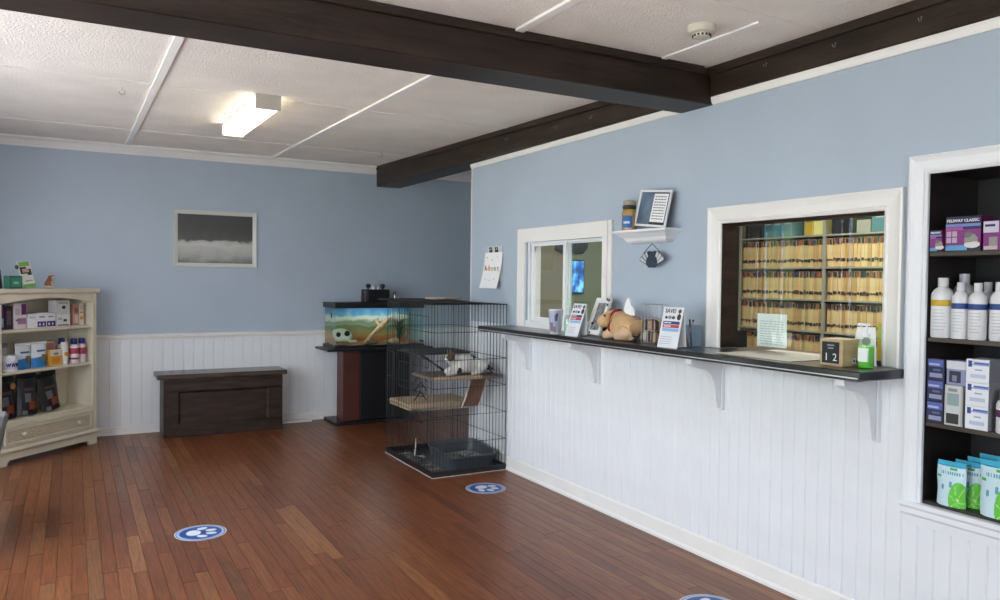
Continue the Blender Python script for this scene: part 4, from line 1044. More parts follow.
# candle jar
t = thing('candle_jar', 'amber candle jar with a blue label on the wall ledge', 'jar', (2.848, 3.572, LT))
MB().lathe([(.040, 0), (.044, .004), (.044, .105), (.038, .118), (.034, .124)], seg=24).build('jar', M('amber_wax', (.42, .27, .08), .15, coat=.5), t)
MB().lathe([(.036, 0), (.040, .003), (.040, .018), (.034, .022)], (0, 0, .1245), seg=24).build('neck_band', C('20201f'), t)
MB().lathe([(.034, 0), (.038, .004), (.038, .022), (.030, .030), (.012, .033)], (0, 0, .147), seg=24).build('lid', C('a59a86', .3), t)
mb = MB(); vs = []
for k in range(9):
    a = R(170+85*k/8); vs += [(.0448*math.cos(a), .0448*math.sin(a), .015), (.0448*math.cos(a), .0448*math.sin(a), .085)]
mb.add(vs, [(2*k, 2*k+2, 2*k+3, 2*k+1) for k in range(8)], 0, True).build('label_patch', C('2a5fa0'), t)
mb = MB(); vs = []
for k in range(5):
    a = R(185+50*k/4); vs += [(.0453*math.cos(a), .0453*math.sin(a), .038), (.0453*math.cos(a), .0453*math.sin(a), .052)]
mb.add(vs, [(2*k, 2*k+2, 2*k+3, 2*k+1) for k in range(4)], 0, True).build('label_text', C('b9cce0'), t)
# framed verse leaning on the wall
t = thing('framed_verse', 'white framed photo and verse leaning on the wall ledge', 'frame', (2.862, 3.405, LT+.014), rot=(R(-9), R(6), R(-90)))
MB().sweep(lambda u, v, h: (u, -h, v), -.122, .122, .012, .198, [(0, 0), (0, .008), (.012, .010), (.012, 0)]).build('frame', white, t)
MB().box(-.122, .122, -.003, .004, .012, .198).build('mount', C('23262b'), t)
MB().box(-.120, -.012, -.0045, -.0031, .014, .196).build('photo', M('sky_photo', (.10, .16, .25), .3, noise=(7, .6)), t)
MB().box(-.008, .110, -.0052, -.0031, .028, .190).build('card', paper, t)
scribble(t, .1, -.0053, .04, .182, C('55565c'), 9, .004, .098, seed=9, hgt=.32)
# stained glass fan
t = thing('glass_ornament', 'small leaded glass fan ornament hanging below the ledge', 'ornament', (2.882, 3.405, 1.535))
cm = M('lead_came', (.012, .012, .014), .5); wg = M('white_art_glass', (.55, .58, .62), .25); dg_ = M('dark_art_glass', (.04, .055, .075), .2)
def petal(a0, a1, r0, r1, nm, m):
    c0, c1 = R(a0), R(a1)
    P = [(r0*math.cos(c0), r0*math.sin(c0)), (r1*math.cos(c0), r1*math.sin(c0)), (r1*1.03*math.cos((c0+c1)/2), r1*1.03*math.sin((c0+c1)/2)), (r1*math.cos(c1), r1*math.sin(c1)), (r0*math.cos(c1), r0*math.sin(c1))]
    MB().prism(P, lambda a, b, q: (q, -a, b), -.002, .002).build(nm, m, t)
    MB().tube([(0, -a, b) for a, b in P], .0030, 5, closed=True).build('came', cm, t)
for s_ in (0, 1):
    for k in range(4):
        a0 = 22+15*k; a1 = a0+14
        if s_: a0, a1 = 180-a1, 180-a0
        petal(a0, a1, .045, .112-.006*k, 'pane', wg if k < 3 else dg_)
for a0 in (83, ): petal(a0, a0+14, .03, .088, 'pane', dg_)
mb = MB().prism([(-.045, .05), (-.05, .02), (-.025, .0), (.025, .0), (.05, .02), (.045, .05), (.02, .075), (-.02, .075)], lambda a, b, q: (q, a, b), -.003, .003).build('body_pane', dg_, t)
MB().tube([(0, -.072, .085), (0, 0, .137), (0, .072, .085)], .0025, 5).build('hanger', cm, t)

# ================================================================== ON THE COUNTER
CT = 1.1143
# tumbler with a dog photo
t = thing('photo_tumbler', 'white tumbler with a blue and brown pet photo on the counter', 'tumbler', (2.70, 4.115, CT), R(-60))
MB().lathe([(.034, 0), (.036, .003), (.047, .155), (.0475, .158), (.044, .158), (.040, .12)], seg=24).build('cup', M('tumbler_white', (.70, .70, .74), .25), t)
def wrapm(a0, a1, z0, z1, nm, m, r0=.0362, r1=.0475, e=.0008):
    mb = MB(); vs = []
    for k in range(7):
        a = R(a0+(a1-a0)*k/6)
        for z in (z0, z1):
            r = r0+(r1-r0)*z/.158+e; vs.append((r*math.cos(a), r*math.sin(a), z))
    mb.add(vs, [(2*k, 2*k+2, 2*k+3, 2*k+1) for k in range(6)], 0, True).build(nm, m, t)
wrapm(-170, -20, .012, .150, 'photo_wrap', C('a3a5ba')); wrapm(-72, -48, .085, .125, 'photo_wrap', C('55506a'), e=.0012); wrapm(-60, -45, .11, .135, 'photo_wrap', C('3a3547'), e=.0015); wrapm(-120, -85, .02, .075, 'photo_wrap', C('6f6078'), e=.0014); wrapm(-85, -60, .01, .05, 'photo_wrap', C('8a6b62'), e=.0013)
# sanitizer beside the sliding window
def pump_bottle(nm, lab, loc, r, h, body, liquid, fill, lbl, rz=0, group=None, hs=1.):
    t = thing(nm, lab, 'bottle', loc, rz)
    MB().lathe([(r*.92, 0), (r, .004), (r, h*.80), (r*.85, h*.92), (r*.4, h)], seg=22).build('body', body, t)
    if liquid: MB().lathe([(r*.90, .003), (r*.95, .006), (r*.95, h*fill), (r*.9, h*fill+.001)], seg=22).build('liquid', liquid, t)
    c = MB().lathe([(r*.42, 0), (r*.44, .002), (r*.44, .016), (r*.2, .018), (r*.14, .020), (r*.14, .045*hs)], (0, 0, h+.0003), seg=16).build('pump', wht, t)
    MB().box(-r*1.15, r*.35, -.007, .007, h+.045*hs, h+.056*hs).build('nozzle', wht, c, .003)
    if lbl: MB().box(-r*.62, r*.62, -r-.0012, -r*.72, h*.22, h*.66).build('label_patch', lbl, t, .001)
    return t
pump_bottle('sanitizer_bottle', 'clear pump bottle of pale green gel beside the tumbler', (2.745, 4.035, CT), .028, .125, acrylic, M('pale_green_gel', (.35, .62, .42), .2), .7, None, R(-30))
carton('card_box', 'small white box tucked behind the tumbler', 'box', (2.80, 4.12, CT), R(-70), .055, .04, .085, wht, [(.1, .9, .5, .85, C('b8d6c0'))])
# SAVE leaflets
def save_card(lab, loc, rz, w=.135, h=.215, tilt=-14):
    t = thing('leaflet_stand', lab, 'leaflet', loc, rot=(R(tilt), 0, rz)); zf = .075*math.tan(R(-tilt))+.001
    MB().box(-w/2, w/2, 0, .003, 0, h).build('card', C('dfe0e6', .4), t)
    MB().hexa([(-w/2+.004, .004, .002), (w/2-.004, .004, .002), (w/2-.004, .075, zf), (-w/2+.004, .075, zf), (-w/2+.004, .004, .006), (w/2-.004, .004, .006), (w/2-.004, .075, zf+.004), (-w/2+.004, .075, zf+.004)]).build('foot', acrylic, t)
    MB().hexa([(-w/2+.004, .071, zf+.004), (w/2-.004, .071, zf+.004), (w/2-.004, .075, zf+.004), (-w/2+.004, .075, zf+.004), (-w/2+.004, .004, h-.01), (w/2-.004, .004, h-.01), (w/2-.004, .008, h-.01), (-w/2+.004, .008, h-.01)]).build('back_leaf', paper, t)
    text('lettering', 'SAVE!', .030, C('3a3a4a'), t, (-.018, -.0006, h*.90), bold=.0006)
    for z0_, z1_, m in ((.575, .65, C('2d3a72')), (.49, .565, C('c23b4e')), (.40, .475, C('7fb4dc'))):
        MB().box(-w/2+.012, w/2-.012, -.0006, 0, h*z0_, h*z1_).build('banner', m, t)
    scribble(t, w, -.0009, h*.585, h*.64, wht, 1, -w/2+.02, 0, seed=2); scribble(t, w, -.0009, h*.50, h*.555, wht, 1, -w/2+.02, 0, seed=3)
    scribble(t, w, -.0006, h*.08, h*.30, C('9aa0b4'), 4, -w/2+.014, w/2-.045, seed=6, hgt=.25)
    for k, (a, b, r1) in enumerate([(-.04, .74, .008), (-.016, .745, .010), (.008, .74, .009)]):
        MB().ball((a, -.0008, h*b), (r1*1.3, .0006, r1), 10, 4).build('pet_picture', C(['3a3438', '8a8a94', '4a4038'][k]), t)
    MB().ball((.045, -.0008, h*.76), (.014, .0006, .018), 10, 4).build('pet_picture', C('2b2828'), t)
    MB().ball((.045, -.0008, h*.90), (.012, .0006, .012), 10, 4).build('pet_picture', C('4a4650'), t)
    return t
save_card('SAVE leaflet in a stand between the pump bottle and photo frame', (2.675, 3.905, CT+.001), R(-86), w=.125, h=.212, tilt=-20)
save_card('SAVE leaflet in a stand between the wire rack and pen cup', (2.672, 3.03, CT+.001), R(-84))
# white paw print photo frame
t = thing('framed_photo', 'white paw print photo frame leaning beside the dog tissue cover', 'frame', (2.765, 3.805, CT+.003), rot=(R(-22), 0, R(-92)))
MB().sweep(lambda u, v, h: (u, -h, v), -.046, .046, .040, .218, [(0, 0), (0, .010), (.030, .013), (.030, 0)]).build('frame', C('e6e6e4', .35), t)
MB().box(-.0465, .0465, -.004, .002, .0395, .2185).build('photo', M('grey_pet_photo', (.20, .20, .20), .3, noise=(28, .9)), t)
for a, b in ((.061, .235), (.040, .240), (.061, .205), (-.060, .025), (-.030, .020)):
    MB().ball((a, -.0125, b), (.010, .002, .010), 10, 5).build('paw_mark', C('2a2a2a'), t)
MB().hexa([(-.02, .003, .12), (.02, .003, .12), (.02, .095, .044), (-.02, .095, .044), (-.02, .003, .15), (.02, .003, .15), (.02, .103, .048), (-.02, .103, .048)]).build('easel_leg', blk, t)
# dog tissue cover
dg = thing('dog_tissue_cover', 'golden retriever shaped tissue cover with a red collar', 'tissue cover', (2.79, 3.53, CT))
z = CT
nodes = [((2.80, 3.475, z+.084), (.080, .090)), ((2.80, 3.535, z+.086), (.078, .088)), ((2.79, 3.590, z+.090), (.064, .074)), ((2.772, 3.620, z+.120), (.054, .058)), ((2.757, 3.640, z+.126), (.056, .058)), ((2.726, 3.668, z+.098), (.036, .036)), ((2.708, 3.684, z+.085), (.028, .028)),
         ((2.755, 3.600, z+.048), .042), ((2.742, 3.625, z+.026), .030), ((2.712, 3.650, z+.020), .022),
         ((2.755, 3.478, z+.055), .060), ((2.730, 3.505, z+.030), .034), ((2.708, 3.535, z+.020), .021),
         ((2.83, 3.62, z+.042), .034), ((2.82, 3.65, z+.020), .021), ((2.80, 3.440, z+.074), (.060, .066)), ((2.80, 3.420, z+.055), .032)]
nodes = [((p[0], p[1]-.008, p[2]), r) for p, r in nodes]
edges = [(0, 1), (1, 2), (2, 3), (3, 4), (4, 5), (5, 6), (2, 7), (7, 8), (8, 9), (0, 10), (10, 11), (11, 12), (2, 13), (13, 14), (0, 15), (15, 16)]
gf = [M('golden_resin', (.58, .37, .18), .6, noise=(18, .18)), M('pale_gold_resin', (.62, .40, .26), .6, noise=(18, .15))]
skin('body', nodes, edges, gf, dg, org=tuple(dg.location), sub=2, paint=lambda c: 1 if c.z < CT+.055 else 0)
for p, q in (((2.724, 3.586, z+.150), (2.712, 3.584, z+.092)),):
    wpart(MB().tube([p, ((p[0]+q[0])/2-.006, p[1]+.002, (p[2]+q[2])/2), q], [.010, .014, .008], 8), 'ear', M('ear_gold', (.48, .29, .13), .6), dg)
wpart(MB().ball((2.683, 3.694, z+.092), (.009, .007, .008), 8, 6), 'nose', blk, dg)
wpart(MB().ball((2.709, 3.612, z+.140), .0065, 8, 6), 'eye', blk, dg)
cr = [(2.782+.062*math.cos(a), 3.588-.012*math.sin(a), z+.100+.074*math.sin(a)) for a in [2*math.pi*k/20 for k in range(20)]]
wpart(MB().tube(cr, .0075, 8, closed=True), 'collar', C('8f1f24', .6), dg)
mb = MB(); vs = []; 
for j, (r, zz) in enumerate([(.028, .0), (.030, .03), (.026, .05), (.018, .075), (.006, .10)]):
    for k in range(14):
        a = 2*math.pi*k/14; rk = r*(1+.35*math.sin(3*a+j)); vs.append((2.80+.5*rk*math.cos(a), 3.49+1.25*rk*math.sin(a)+.004*j, z+.146+zz))
mb.add(vs, [(j*14+k, j*14+(k+1) % 14, (j+1)*14+(k+1) % 14, (j+1)*14+k) for j in range(4) for k in range(14)], 0, True)
wpart(mb, 'tissue', paper, dg)
# wire rack of treats
t = thing('wire_rack', 'grey wire rack filled with bone treats on the counter', 'rack', (2.83, 3.315, CT))
mb = MB()
for k in range(5):
    y = -.055+.0275*k; mb.tube([(-.045, y, .002), (-.045, y, .215), (.045, y, .215), (.045, y, .002)], .0018, 5)
for x_ in (-.045, .045):
    for zz in (.004, .07, .14, .213): mb.tube([(x_, -.055, zz), (x_, .055, zz)], .0018, 5)
for y_ in (-.055, .055):
    for zz in (.004, .07, .14): mb.tube([(-.045, y_, zz), (.045, y_, zz)], .0018, 5)
mb.build('wire_frame', M('dull_wire', (.45, .45, .47), .45, .4), t)
rnd = random.Random(12); tr = [C('b08f6a'), C('6a4a34'), C('cdbfa8'), C('4a4038')]
for k in range(18):
    a = 6+k
    px, py, pz = -.024+.024*(k % 3), -.040+.040*((k//3) % 3), .012+.064*(k//9)
    ang = rnd.uniform(-.4, .4)
    o = MB().box(-.009, .009, -.014, .014, 0, .045).ball((-.006, 0, .0), (.008, .008, .008), 8, 5).ball((.006, 0, .0), (.008, .008, .008), 8, 5).ball((-.006, 0, .046), (.008, .008, .008), 8, 5).ball((.006, 0, .046), (.008, .008, .008), 8, 5).build('bone_treat', tr[k % 4])
    o.location = (2.83+px, 3.315+py, CT+pz); tag(o, 'bone shaped treat standing in the wire rack', 'treat', 'treats in the wire rack')
# acrylic cup with pens
t = thing('pen_cup', 'clear acrylic pen cup beside the large window casing', 'pen cup', (2.835, 3.055-.01, CT), R(-90))
w_, h_ = .045, .115
for a in ((-w_, w_, -w_, -w_+.003, .004, h_), (-w_, w_, w_-.003, w_, .004, h_), (-w_, -w_+.003, -w_+.003, w_-.003, .004, h_), (w_-.003, w_, -w_+.003, w_-.003, .004, h_)):
    MB().box(*a).build('wall_pane', acrylic, t)
MB().box(-w_, w_, -w_, w_, 0, .0038).build('base', acrylic, t)
MB().box(-.005, .03, -w_-.0008, -w_-.0001, .03, .052).build('sticker', C('4a4a52'), t)
for i, (dx, tx_, c_, lab) in enumerate([(-.02, .045, 'b0453c', 'red pen leaning in the clear pen cup'), (.02, -.04, 'c99a86', 'pale pink pen leaning in the clear pen cup'), (.0, .02, '3a3f55', 'dark pen leaning in the clear pen cup')]):
    P0 = Vector((2.815+.02*i, 3.045+dx, CT+.006)); P1 = Vector((2.815+.02*i, 3.045+tx_*.75, CT+.135))
    p = thing('pen', lab, 'pen', P0)
    wpart(MB().tube([P0, P1], .0042, 8), 'barrel', C(c_), p); wpart(MB().tube([P1, P1+(P1-P0)*.06], .0048, 8), 'cap', dkgrey, p)
# mat, notice on the glass, block calendar, green gel
tag(MB().box(2.69, 3.12, 2.27, 2.71, CT, CT+.0035).build('desk_mat', M('beige_mat', (.36, .33, .28), .6, noise=(9, .1)), bevel=.001, org=(2.9, 2.5, CT)), 'flat beige desk mat passing under the file window glass', 'mat')
t = thing('paper_notice', 'white printed notice taped inside the file window', 'notice', (3.0335, 2.672, 1.136), R(-90))
MB().box(-.092, .092, 0, .0008, .0, .165).build('sheet', paper, t)
scribble(t, .184, -.0002, .01, .135, C('b4b3b0'), 10, seed=15, hgt=.3)
t = thing('block_calendar', 'wooden block calendar with black numbered face on the counter', 'calendar', (2.787, 2.10, CT))
bw_ = M('birch_block', (.50, .36, .20), .55, noise=(8, .12), stretch=(1, 5, 5))
MB().box(-.052, .052, -.055, .055, 0, .112).build('block', bw_, t, .003)
MB().box(-.0535, -.0525, -.040, .042, .012, .100).build('chalk_face', C('14151a', .5), t)
for i, ch in enumerate('12'): text('numeral', ch, .044, wht, t, (-.0538, .020-.040*i, .036), rot=(R(90), 0, R(-90)))
for z_, w2_ in ((.086, .034), (.074, .026)): MB().box(-.0540, -.0536, -w2_/2, w2_/2, z_-.003, z_+.003).build('small_print', C('8a8c96'), t)
tg = MB().box(.010, .032, -.0562, -.0556, .012, .034).build('tag', wht, t); MB().box(.014, .026, -.0568, -.0563, .017, .029).build('tag_square', C('3b5fa8'), tg)
MB().box(.034, .050, -.0562, -.0556, .016, .026).build('tag', blk, t)
grn = M('bright_green_gel', (.16, .55, .07), .15)
pump_bottle('sanitizer_bottle', 'bright green hand sanitizer pump bottle next to the block calendar', (2.80, 1.985, CT), .031, .125, glass_mat('bottle_plastic', (.9, 1, .9), .05, 1.3), grn, .72, C('e4e6e4'), R(-78), hs=1.0)
t = thing('folded_card', 'white folded card standing behind the green sanitizer bottle', 'card', (2.875, 2.05, CT), R(-50))
MB().hexa([(-.05, 0, 0), (.05, 0, 0), (.05, .003, 0), (-.05, .003, 0), (-.025, .02, .16), (.045, .02, .16), (.045, .023, .16), (-.025, .023, .16)]).build('leaf', paper, t)
MB().ball((.01, .008, .10), (.016, .002, .020), 10, 5).build('sketch', C('9a9a94'), t)
carton('yellow_box', 'yellow box on the sill inside the file window', 'box', (3.07, 2.085, 1.1145), R(-90), .08, .07, .17, C('d9b92f'), [(.1, .9, .6, .85, C('b7d86a'))])
tag(MB().box(2.93, 3.02, 2.012, 2.045, 1.1145, 1.135).build('stapler_base', blk, bevel=.004, org=(2.97, 2.03, 1.1145)), 'black stapler on the sill beside the window jamb', 'stapler')

# ================================================================== NICHE PRODUCTS
def nb(name, label, y0, y1, x0, d, z, h, base, prints, **k):
    return carton(name, label, 'box', (x0, (y0+y1)/2, z+.0005), R(-90), abs(y1-y0), d, h, base, prints, **k)
dkp = C('1d2148'); mg = C('7d2a78'); cy = C('5c9ccb')
def fel(label, y0, y1, x0, d, h, txt, big):
    t = nb('diffuser_box', label, y0, y1, x0, d, NZ[1], h, dkp, [(0, 1, .18, .62, mg), (0, 1, .70, .78, C('6f7fc0')), (.0, .62, .02, .17, cy), (.0, .5, .60, .69, C('a0508f'))], side=[(0, 1, .0, 1, C('6a1f4f'))])
    w = abs(y1-y0)
    text('lettering', txt, h*(.115 if big else .12), wht, t, (0, -.0016, h*.87), sx=1.0, bold=.0003)
    if big:
        for a in (.10, .27):
            for b in (.24, .42): MB().box(-w/2+w*a-.009, -w/2+w*a+.009, -.0016, -.0012, h*b, h*b+.020).build('icon', C('b9a3b8'), t)
    c_ = C('8f8a86'); cx_ = w*.24 if big else w*.30; k = 1 if big else .6
    MB().ball((cx_, -.0018, h*.30), (.026*k, .0012, .026*k), 14, 5).build('cat_picture', c_, t)
    MB().ball((cx_-.010*k, -.0022, h*.46), (.015*k, .0012, .013*k), 12, 5).build('cat_picture', C('6f6a68'), t)
    MB().ball((cx_+.004*k, -.0021, h*.18), (.030*k, .0012, .014*k), 12, 5).build('cat_picture', C('cfcac6'), t)
    return t
fel('small purple diffuser box at the casing end of the top niche shelf', 1.815, 1.769, 2.935, .06, .083, 'FELIWAY', False)
fel('large purple diffuser box with a cat picture on the top niche shelf', 1.763, 1.632, 2.95, .085, .132, 'FELIWAY CLASSIC', True)
t = nb('spray_box', 'narrow white and purple box beside the large diffuser box', 1.620, 1.560, 2.945, .05, NZ[1], .108, mg, [(.0, .9, .60, .98, C('c9c4d4')), (.1, .7, .80, .88, dkp), (.35, .85, .12, .45, C('8f8a86')), (.05, .85, .02, .14, C('b8a8b0'))])
nb('spray_box', 'magenta box at the far end of the top niche shelf', 1.548, 1.48, 2.94, .05, NZ[1], .12, C('b02f7a'), [(.1, .9, .05, .2, wht)])
# shampoo bottles
def big_bottle(label, x, y, h, band, group, r=.040):
    t = thing('shampoo_bottle', label, 'bottle', (x, y, NZ[2]+.0005), group=group)
    MB().lathe([(r*.93, 0), (r, .005), (r, h*.68), (r*.96, h*.74), (r*.75, h*.80), (r*.42, h*.845), (r*.40, h*.85)], seg=24).build('body', M('bottle_white', (.70, .70, .72), .35), t)
    MB().lathe([(r*.44, 0), (r*.46, .002), (r*.46, h*.145), (r*.42, h*.15)], (0, 0, h*.851), seg=20).build('cap', M('bottle_cap', (.62, .62, .64), .35), t)
    MB().lathe([(r*1.003, h*.53), (r*1.012, h*.532), (r*1.012, h*.628), (r*1.003, h*.63)], seg=24).build('label_band', band, t)
    mb = MB(); rnd = random.Random(int(y*1000))
    for k in range(7):
        z = h*(.46-.055*k); a0 = 150+rnd.uniform(0, 12); a1 = a0+rnd.uniform(50, 75); vs = []
        for q in range(6):
            a = R(a0+(a1-a0)*q/5); vs += [(r*1.008*math.cos(a), r*1.008*math.sin(a), z), (r*1.008*math.cos(a), r*1.008*math.sin(a), z+.0028)]
        mb.add(vs, [(2*q, 2*q+2, 2*q+3, 2*q+1) for q in range(5)])
    o = mb.build('small_print', C('b4b6bc'), t); o['kind'] = 'stuff'
yb = C('c9a62a'); bb = C('24417f')
big_bottle('white bottle with a yellow band in the front row', 2.965, 1.776, .232, yb, None, .041)
big_bottle('white bottle with a yellow band in the back row', 3.10, 1.772, .25, yb, None, .041)
big_bottle('white blue banded bottle next to the yellow banded front bottle', 2.958, 1.703, .215, bb, None, .031)
big_bottle('white blue banded bottle between two others in the front row', 2.955, 1.638, .213, bb, None, .031)
for x, y, lab in ((3.06, 1.66, 'behind the two front ones'), (2.975, 1.572, 'beside the second front one'), (3.05, 1.575, 'in the back row beside another'), (2.975, 1.506, 'at the open end of the front row'), (3.05, 1.50, 'at the open end of the back row')):
    big_bottle('white blue banded bottle '+lab, x, y, .217, bb, 'blue banded bottles', .031)
# medicine boxes
db = C('22264a', .35)
for k in range(3):
    lab = ['lowest', 'middle', 'topmost'][k]+' dark blue box in the stack by the niche side'
    t = nb('medicine_box', lab, 1.816, 1.750, 2.94, .07, NZ[3]+.0835*k, .083, db, [(.05, .95, .62, .95, C('5560a8')), (.1, .75, .68, .78, C('aab0d8')), (.15, .9, .12, .32, C('9096b4')), (.35, .8, .42, .52, C('5a6090'))])
t = nb('water_fountain_box', 'grey carton with a black device picture in the niche', 1.743, 1.673, 2.935, .08, NZ[3], .155, C('aeb0b0'), [(.1, .9, .02, .98, C('c4c6c6')), (.12, .8, .05, .30, dkgrey), (.15, .8, .50, .80, C('8fa0a6')), (.2, .7, .84, .92, C('8a8c8e'))], side=[(0, 1, 0, 1, C('8d9092'))])
nb('medicine_box', 'white box with dark window on top of the grey carton', 1.743, 1.670, 2.945, .07, NZ[3]+.1555, .092, C('8f93b4'), [(0, 1, .66, 1, C('d2d2dc')), (.15, .75, .10, .58, C('2a2c48')), (.3, .55, .15, .4, C('7a7c8c'))])
for k in range(3):
    lab = ['lowest', 'middle', 'topmost'][k]+' white box with a blue swoosh in the niche stack'
    t = nb('medicine_box', lab, 1.664, 1.580, 2.935, .10, NZ[3]+.0875*k, .087, C('e2e4ea', .4), [(.35, .98, .80, .88, C('4a62b0')), (.2, .98, .74, .80, C('8f9ed0')), (.10, .26, .66, .93, C('2f4a8f')), (.2, .85, .2, .36, C('b9c0d4')), (.4, .7, .52, .58, C('9aa2c0'))], side=[(0, 1, 0, 1, C('8f9198'))])
t = thing('supplement_bottle', 'white bottle with a purple band beside the white box stack', 'bottle', (2.965, 1.528, NZ[3]+.0005))
MB().lathe([(.034, 0), (.036, .004), (.036, .105), (.030, .118), (.022, .122)], seg=22).build('body', M('bottle_white', (.70, .70, .72), .35), t)
MB().lathe([(.024, 0), (.026, .002), (.026, .026), (.022, .029)], (0, 0, .1225), seg=20).build('cap', wht, t)
MB().lathe([(.0361, .06), (.0366, .061), (.0366, .085), (.0361, .086)], seg=22).build('label_band', C('5a2f5a'), t)
# lime treat bags
lm = [C('c6dfe6', .35), C('3fa9c9', .35), C('5fc23a', .35), C('a9e07a', .35), C('5f9fb8', .4), C('4aa85a')]
def lime(u, v):
    if v > .90: return 1
    d = math.hypot((u-.62)*1.0, (v-.17)*1.55)
    if d < .62:
        a = math.atan2((v-.12)*1.55, u-.55)
        if d > .52: return 2
        return 3 if (abs(math.sin(a*3.5)) < .18 or d < .07) else 2
    if .82 < v < .88 and .0 < u < .5: return 5
    if .62 < v < .68 and -.95 < u < -.6: return 5
    if .72 < v < .78 and -.6 < u < .85: return 4 if math.sin(u*40) > -.2 else 0
    if math.hypot(u-.1, (v-.5)*1.5) < .12 or math.hypot(u+.45, (v-.42)*1.5) < .10: return 4
    return 0
lims = [(2.945, 1.713, 'lime printed treat bag at the front of the niche floor'), (3.0, 1.678, 'lime printed treat bag just behind the front one'), (3.055, 1.662, 'lime printed treat bag third in the row on the niche floor'), (3.11, 1.646, 'lime printed treat bag at the back of the row'),
        (2.945, 1.545, 'lime printed treat bag standing apart beside the row'), (3.02, 1.53, 'lime printed treat bag behind the one standing apart')]
for i, (x, y, lab) in enumerate(lims):
    h = (.17, .172, .18, .19, .205, .21)[i]
    pouch('treat_bag', lab, 'bag', (x-.02, y, NZ[4]+.0008), R(-90), .108 if i < 4 else .118, h, .042, lm, lime, seed=30+i, group='lime treat bags')

# ================================================================== OFFICE BEYOND THE WINDOWS
fs_ = thing('file_shelving', 'grey steel open shelving full of manila folders in the office', 'shelving', (5.55, 4.2, 0))
FXX = 5.40; posts = [5.15, 4.235, 3.32]; zs = [.52, .79, 1.06, 1.325, 1.595, 1.862]
for y in posts:
    for x in (FXX, FXX+.31): wpart(MB().box(x, x+.02, y-.013, y+.013, 0, 2.35), 'post', steel, fs_)
for i in range(2):
    for z_ in zs: wpart(MB().box(FXX+.003, FXX+.327, posts[i+1]+.0135, posts[i]-.0135, z_-.014, z_), 'shelf_board', steel, fs_)
wpart(MB().box(FXX+.331, FXX+.336, posts[-1], posts[0], .3, 2.3), 'back_panel', C('3a352c'), fs_)
rnd = random.Random(21)
tabc = [C('7a2a24', .7), C('2b2a33', .7), C('2a3048', .7), C('5a2f40', .7), C('8a4a2a', .7), C('232020', .7), C('4a2a2a', .7)]
fmesh = {}
mans = [manila, M('manila_light', (.60, .44, .22), .7, noise=(14, .1)), M('manila_dark', (.44, .28, .11), .7, noise=(14, .12))]
def folder_mesh(th, v):
    key = (th, v)
    if key not in fmesh:
        r_ = random.Random(v*17+int(th*1e4)); mb = MB().box(0, .24, -th/2, th/2, 0, .232, 0)
        mb.box(-.006, 0, -th*.42, th*.1+r_.uniform(0, th*.3), .192-r_.uniform(0, .012), .236-r_.uniform(0, .012), 1)
        mb.box(-.0045, 0, -th*.42, th*.35, .045+r_.uniform(-.008, .008), .066+r_.uniform(-.006, .008), 2)
        fmesh[key] = mb.mesh('file_folder', [mans[v % 3], r_.choice(tabc), r_.choice([tabc[1], tabc[5], tabc[6]])])
    return fmesh[key]
names = {1.595: 'top', 1.325: 'second', 1.06: 'third', .79: 'lowest'}
for z_ in (1.595, 1.325, 1.06, .79):
    for b in range(2):
        y = posts[b]-.02; yend = posts[b+1]+.02 if b == 0 else 3.62
        lean = 0
        while y > yend:
            th = rnd.choice([.018, .022, .026, .030])
            if y-th < yend: break
            o = bpy.data.objects.new('file_folder', folder_mesh(th, rnd.randrange(7))); COL.objects.link(o)
            o.location = (FXX+.022+rnd.uniform(0, .012), y-th/2, z_+.0005)
            if z_ == 1.595 and b == 1 and y > 3.95: o.rotation_euler = (R(-4), 0, 0); o.location.z += .002
            tag(o, 'manila folder with coloured tabs in the %s visible shelf row' % names[z_], 'folder', 'folders on the %s shelf' % names[z_])
            y -= th+.0012
# binders and boxes on the upper shelf
ZB = 1.8628
for y0, y1, h, col, nm, lab in [(5.11, 4.91, .24, '17181d', 'file_box', 'black file box at the end of the upper office shelf'), (4.90, 4.80, .22, '2f5a68', 'binder', 'dark teal binder beside the black file box'), (4.795, 4.69, .21, '3d7482', 'binder', 'teal binder between two other binders'), (4.685, 4.59, .215, '5a7f80', 'binder', 'grey green binder on the upper office shelf'),
                                (4.46, 4.37, .20, 'b8922a', 'file_box', 'yellow file box on the upper office shelf'), (4.365, 4.262, .21, 'c9c17a', 'file_box', 'pale yellow file box by the shelf post'), (4.19, 4.00, .23, '141519', 'file_box', 'black file box right of the shelf post'), (3.96, 3.84, .10, '8d8a80', 'paper_stack', 'low grey paper stack on the upper office shelf'), (3.83, 3.64, .22, '3f6a70', 'binder', 'large blue green binder at the shelf end')]:
    t = thing(nm, lab, nm.replace('_', ' '), (FXX+.03, (y0+y1)/2, ZB), R(-90)); w_ = abs(y0-y1)
    MB().box(-w_/2, w_/2, 0, .24, 0, h).build('case', C(col), t, .004)
    if nm == 'binder':
        MB().box(-w_*.3, w_*.3, -.0012, -.0001, h*.5, h*.8).build('spine_label', C('9aa5a5'), t)
    elif nm == 'file_box': MB().box(-w_*.25, w_*.25, -.0012, -.0001, h*.55, h*.75).build('card_label', C('77746a'), t)
tag(MB().box(5.12, 5.39, 5.02, 5.09, 0, 1.02).build('slim_cabinet', C('101216'), bevel=.006, org=(5.25, 5.05, 0)), 'slim black cabinet against the end of the file shelving', 'cabinet')
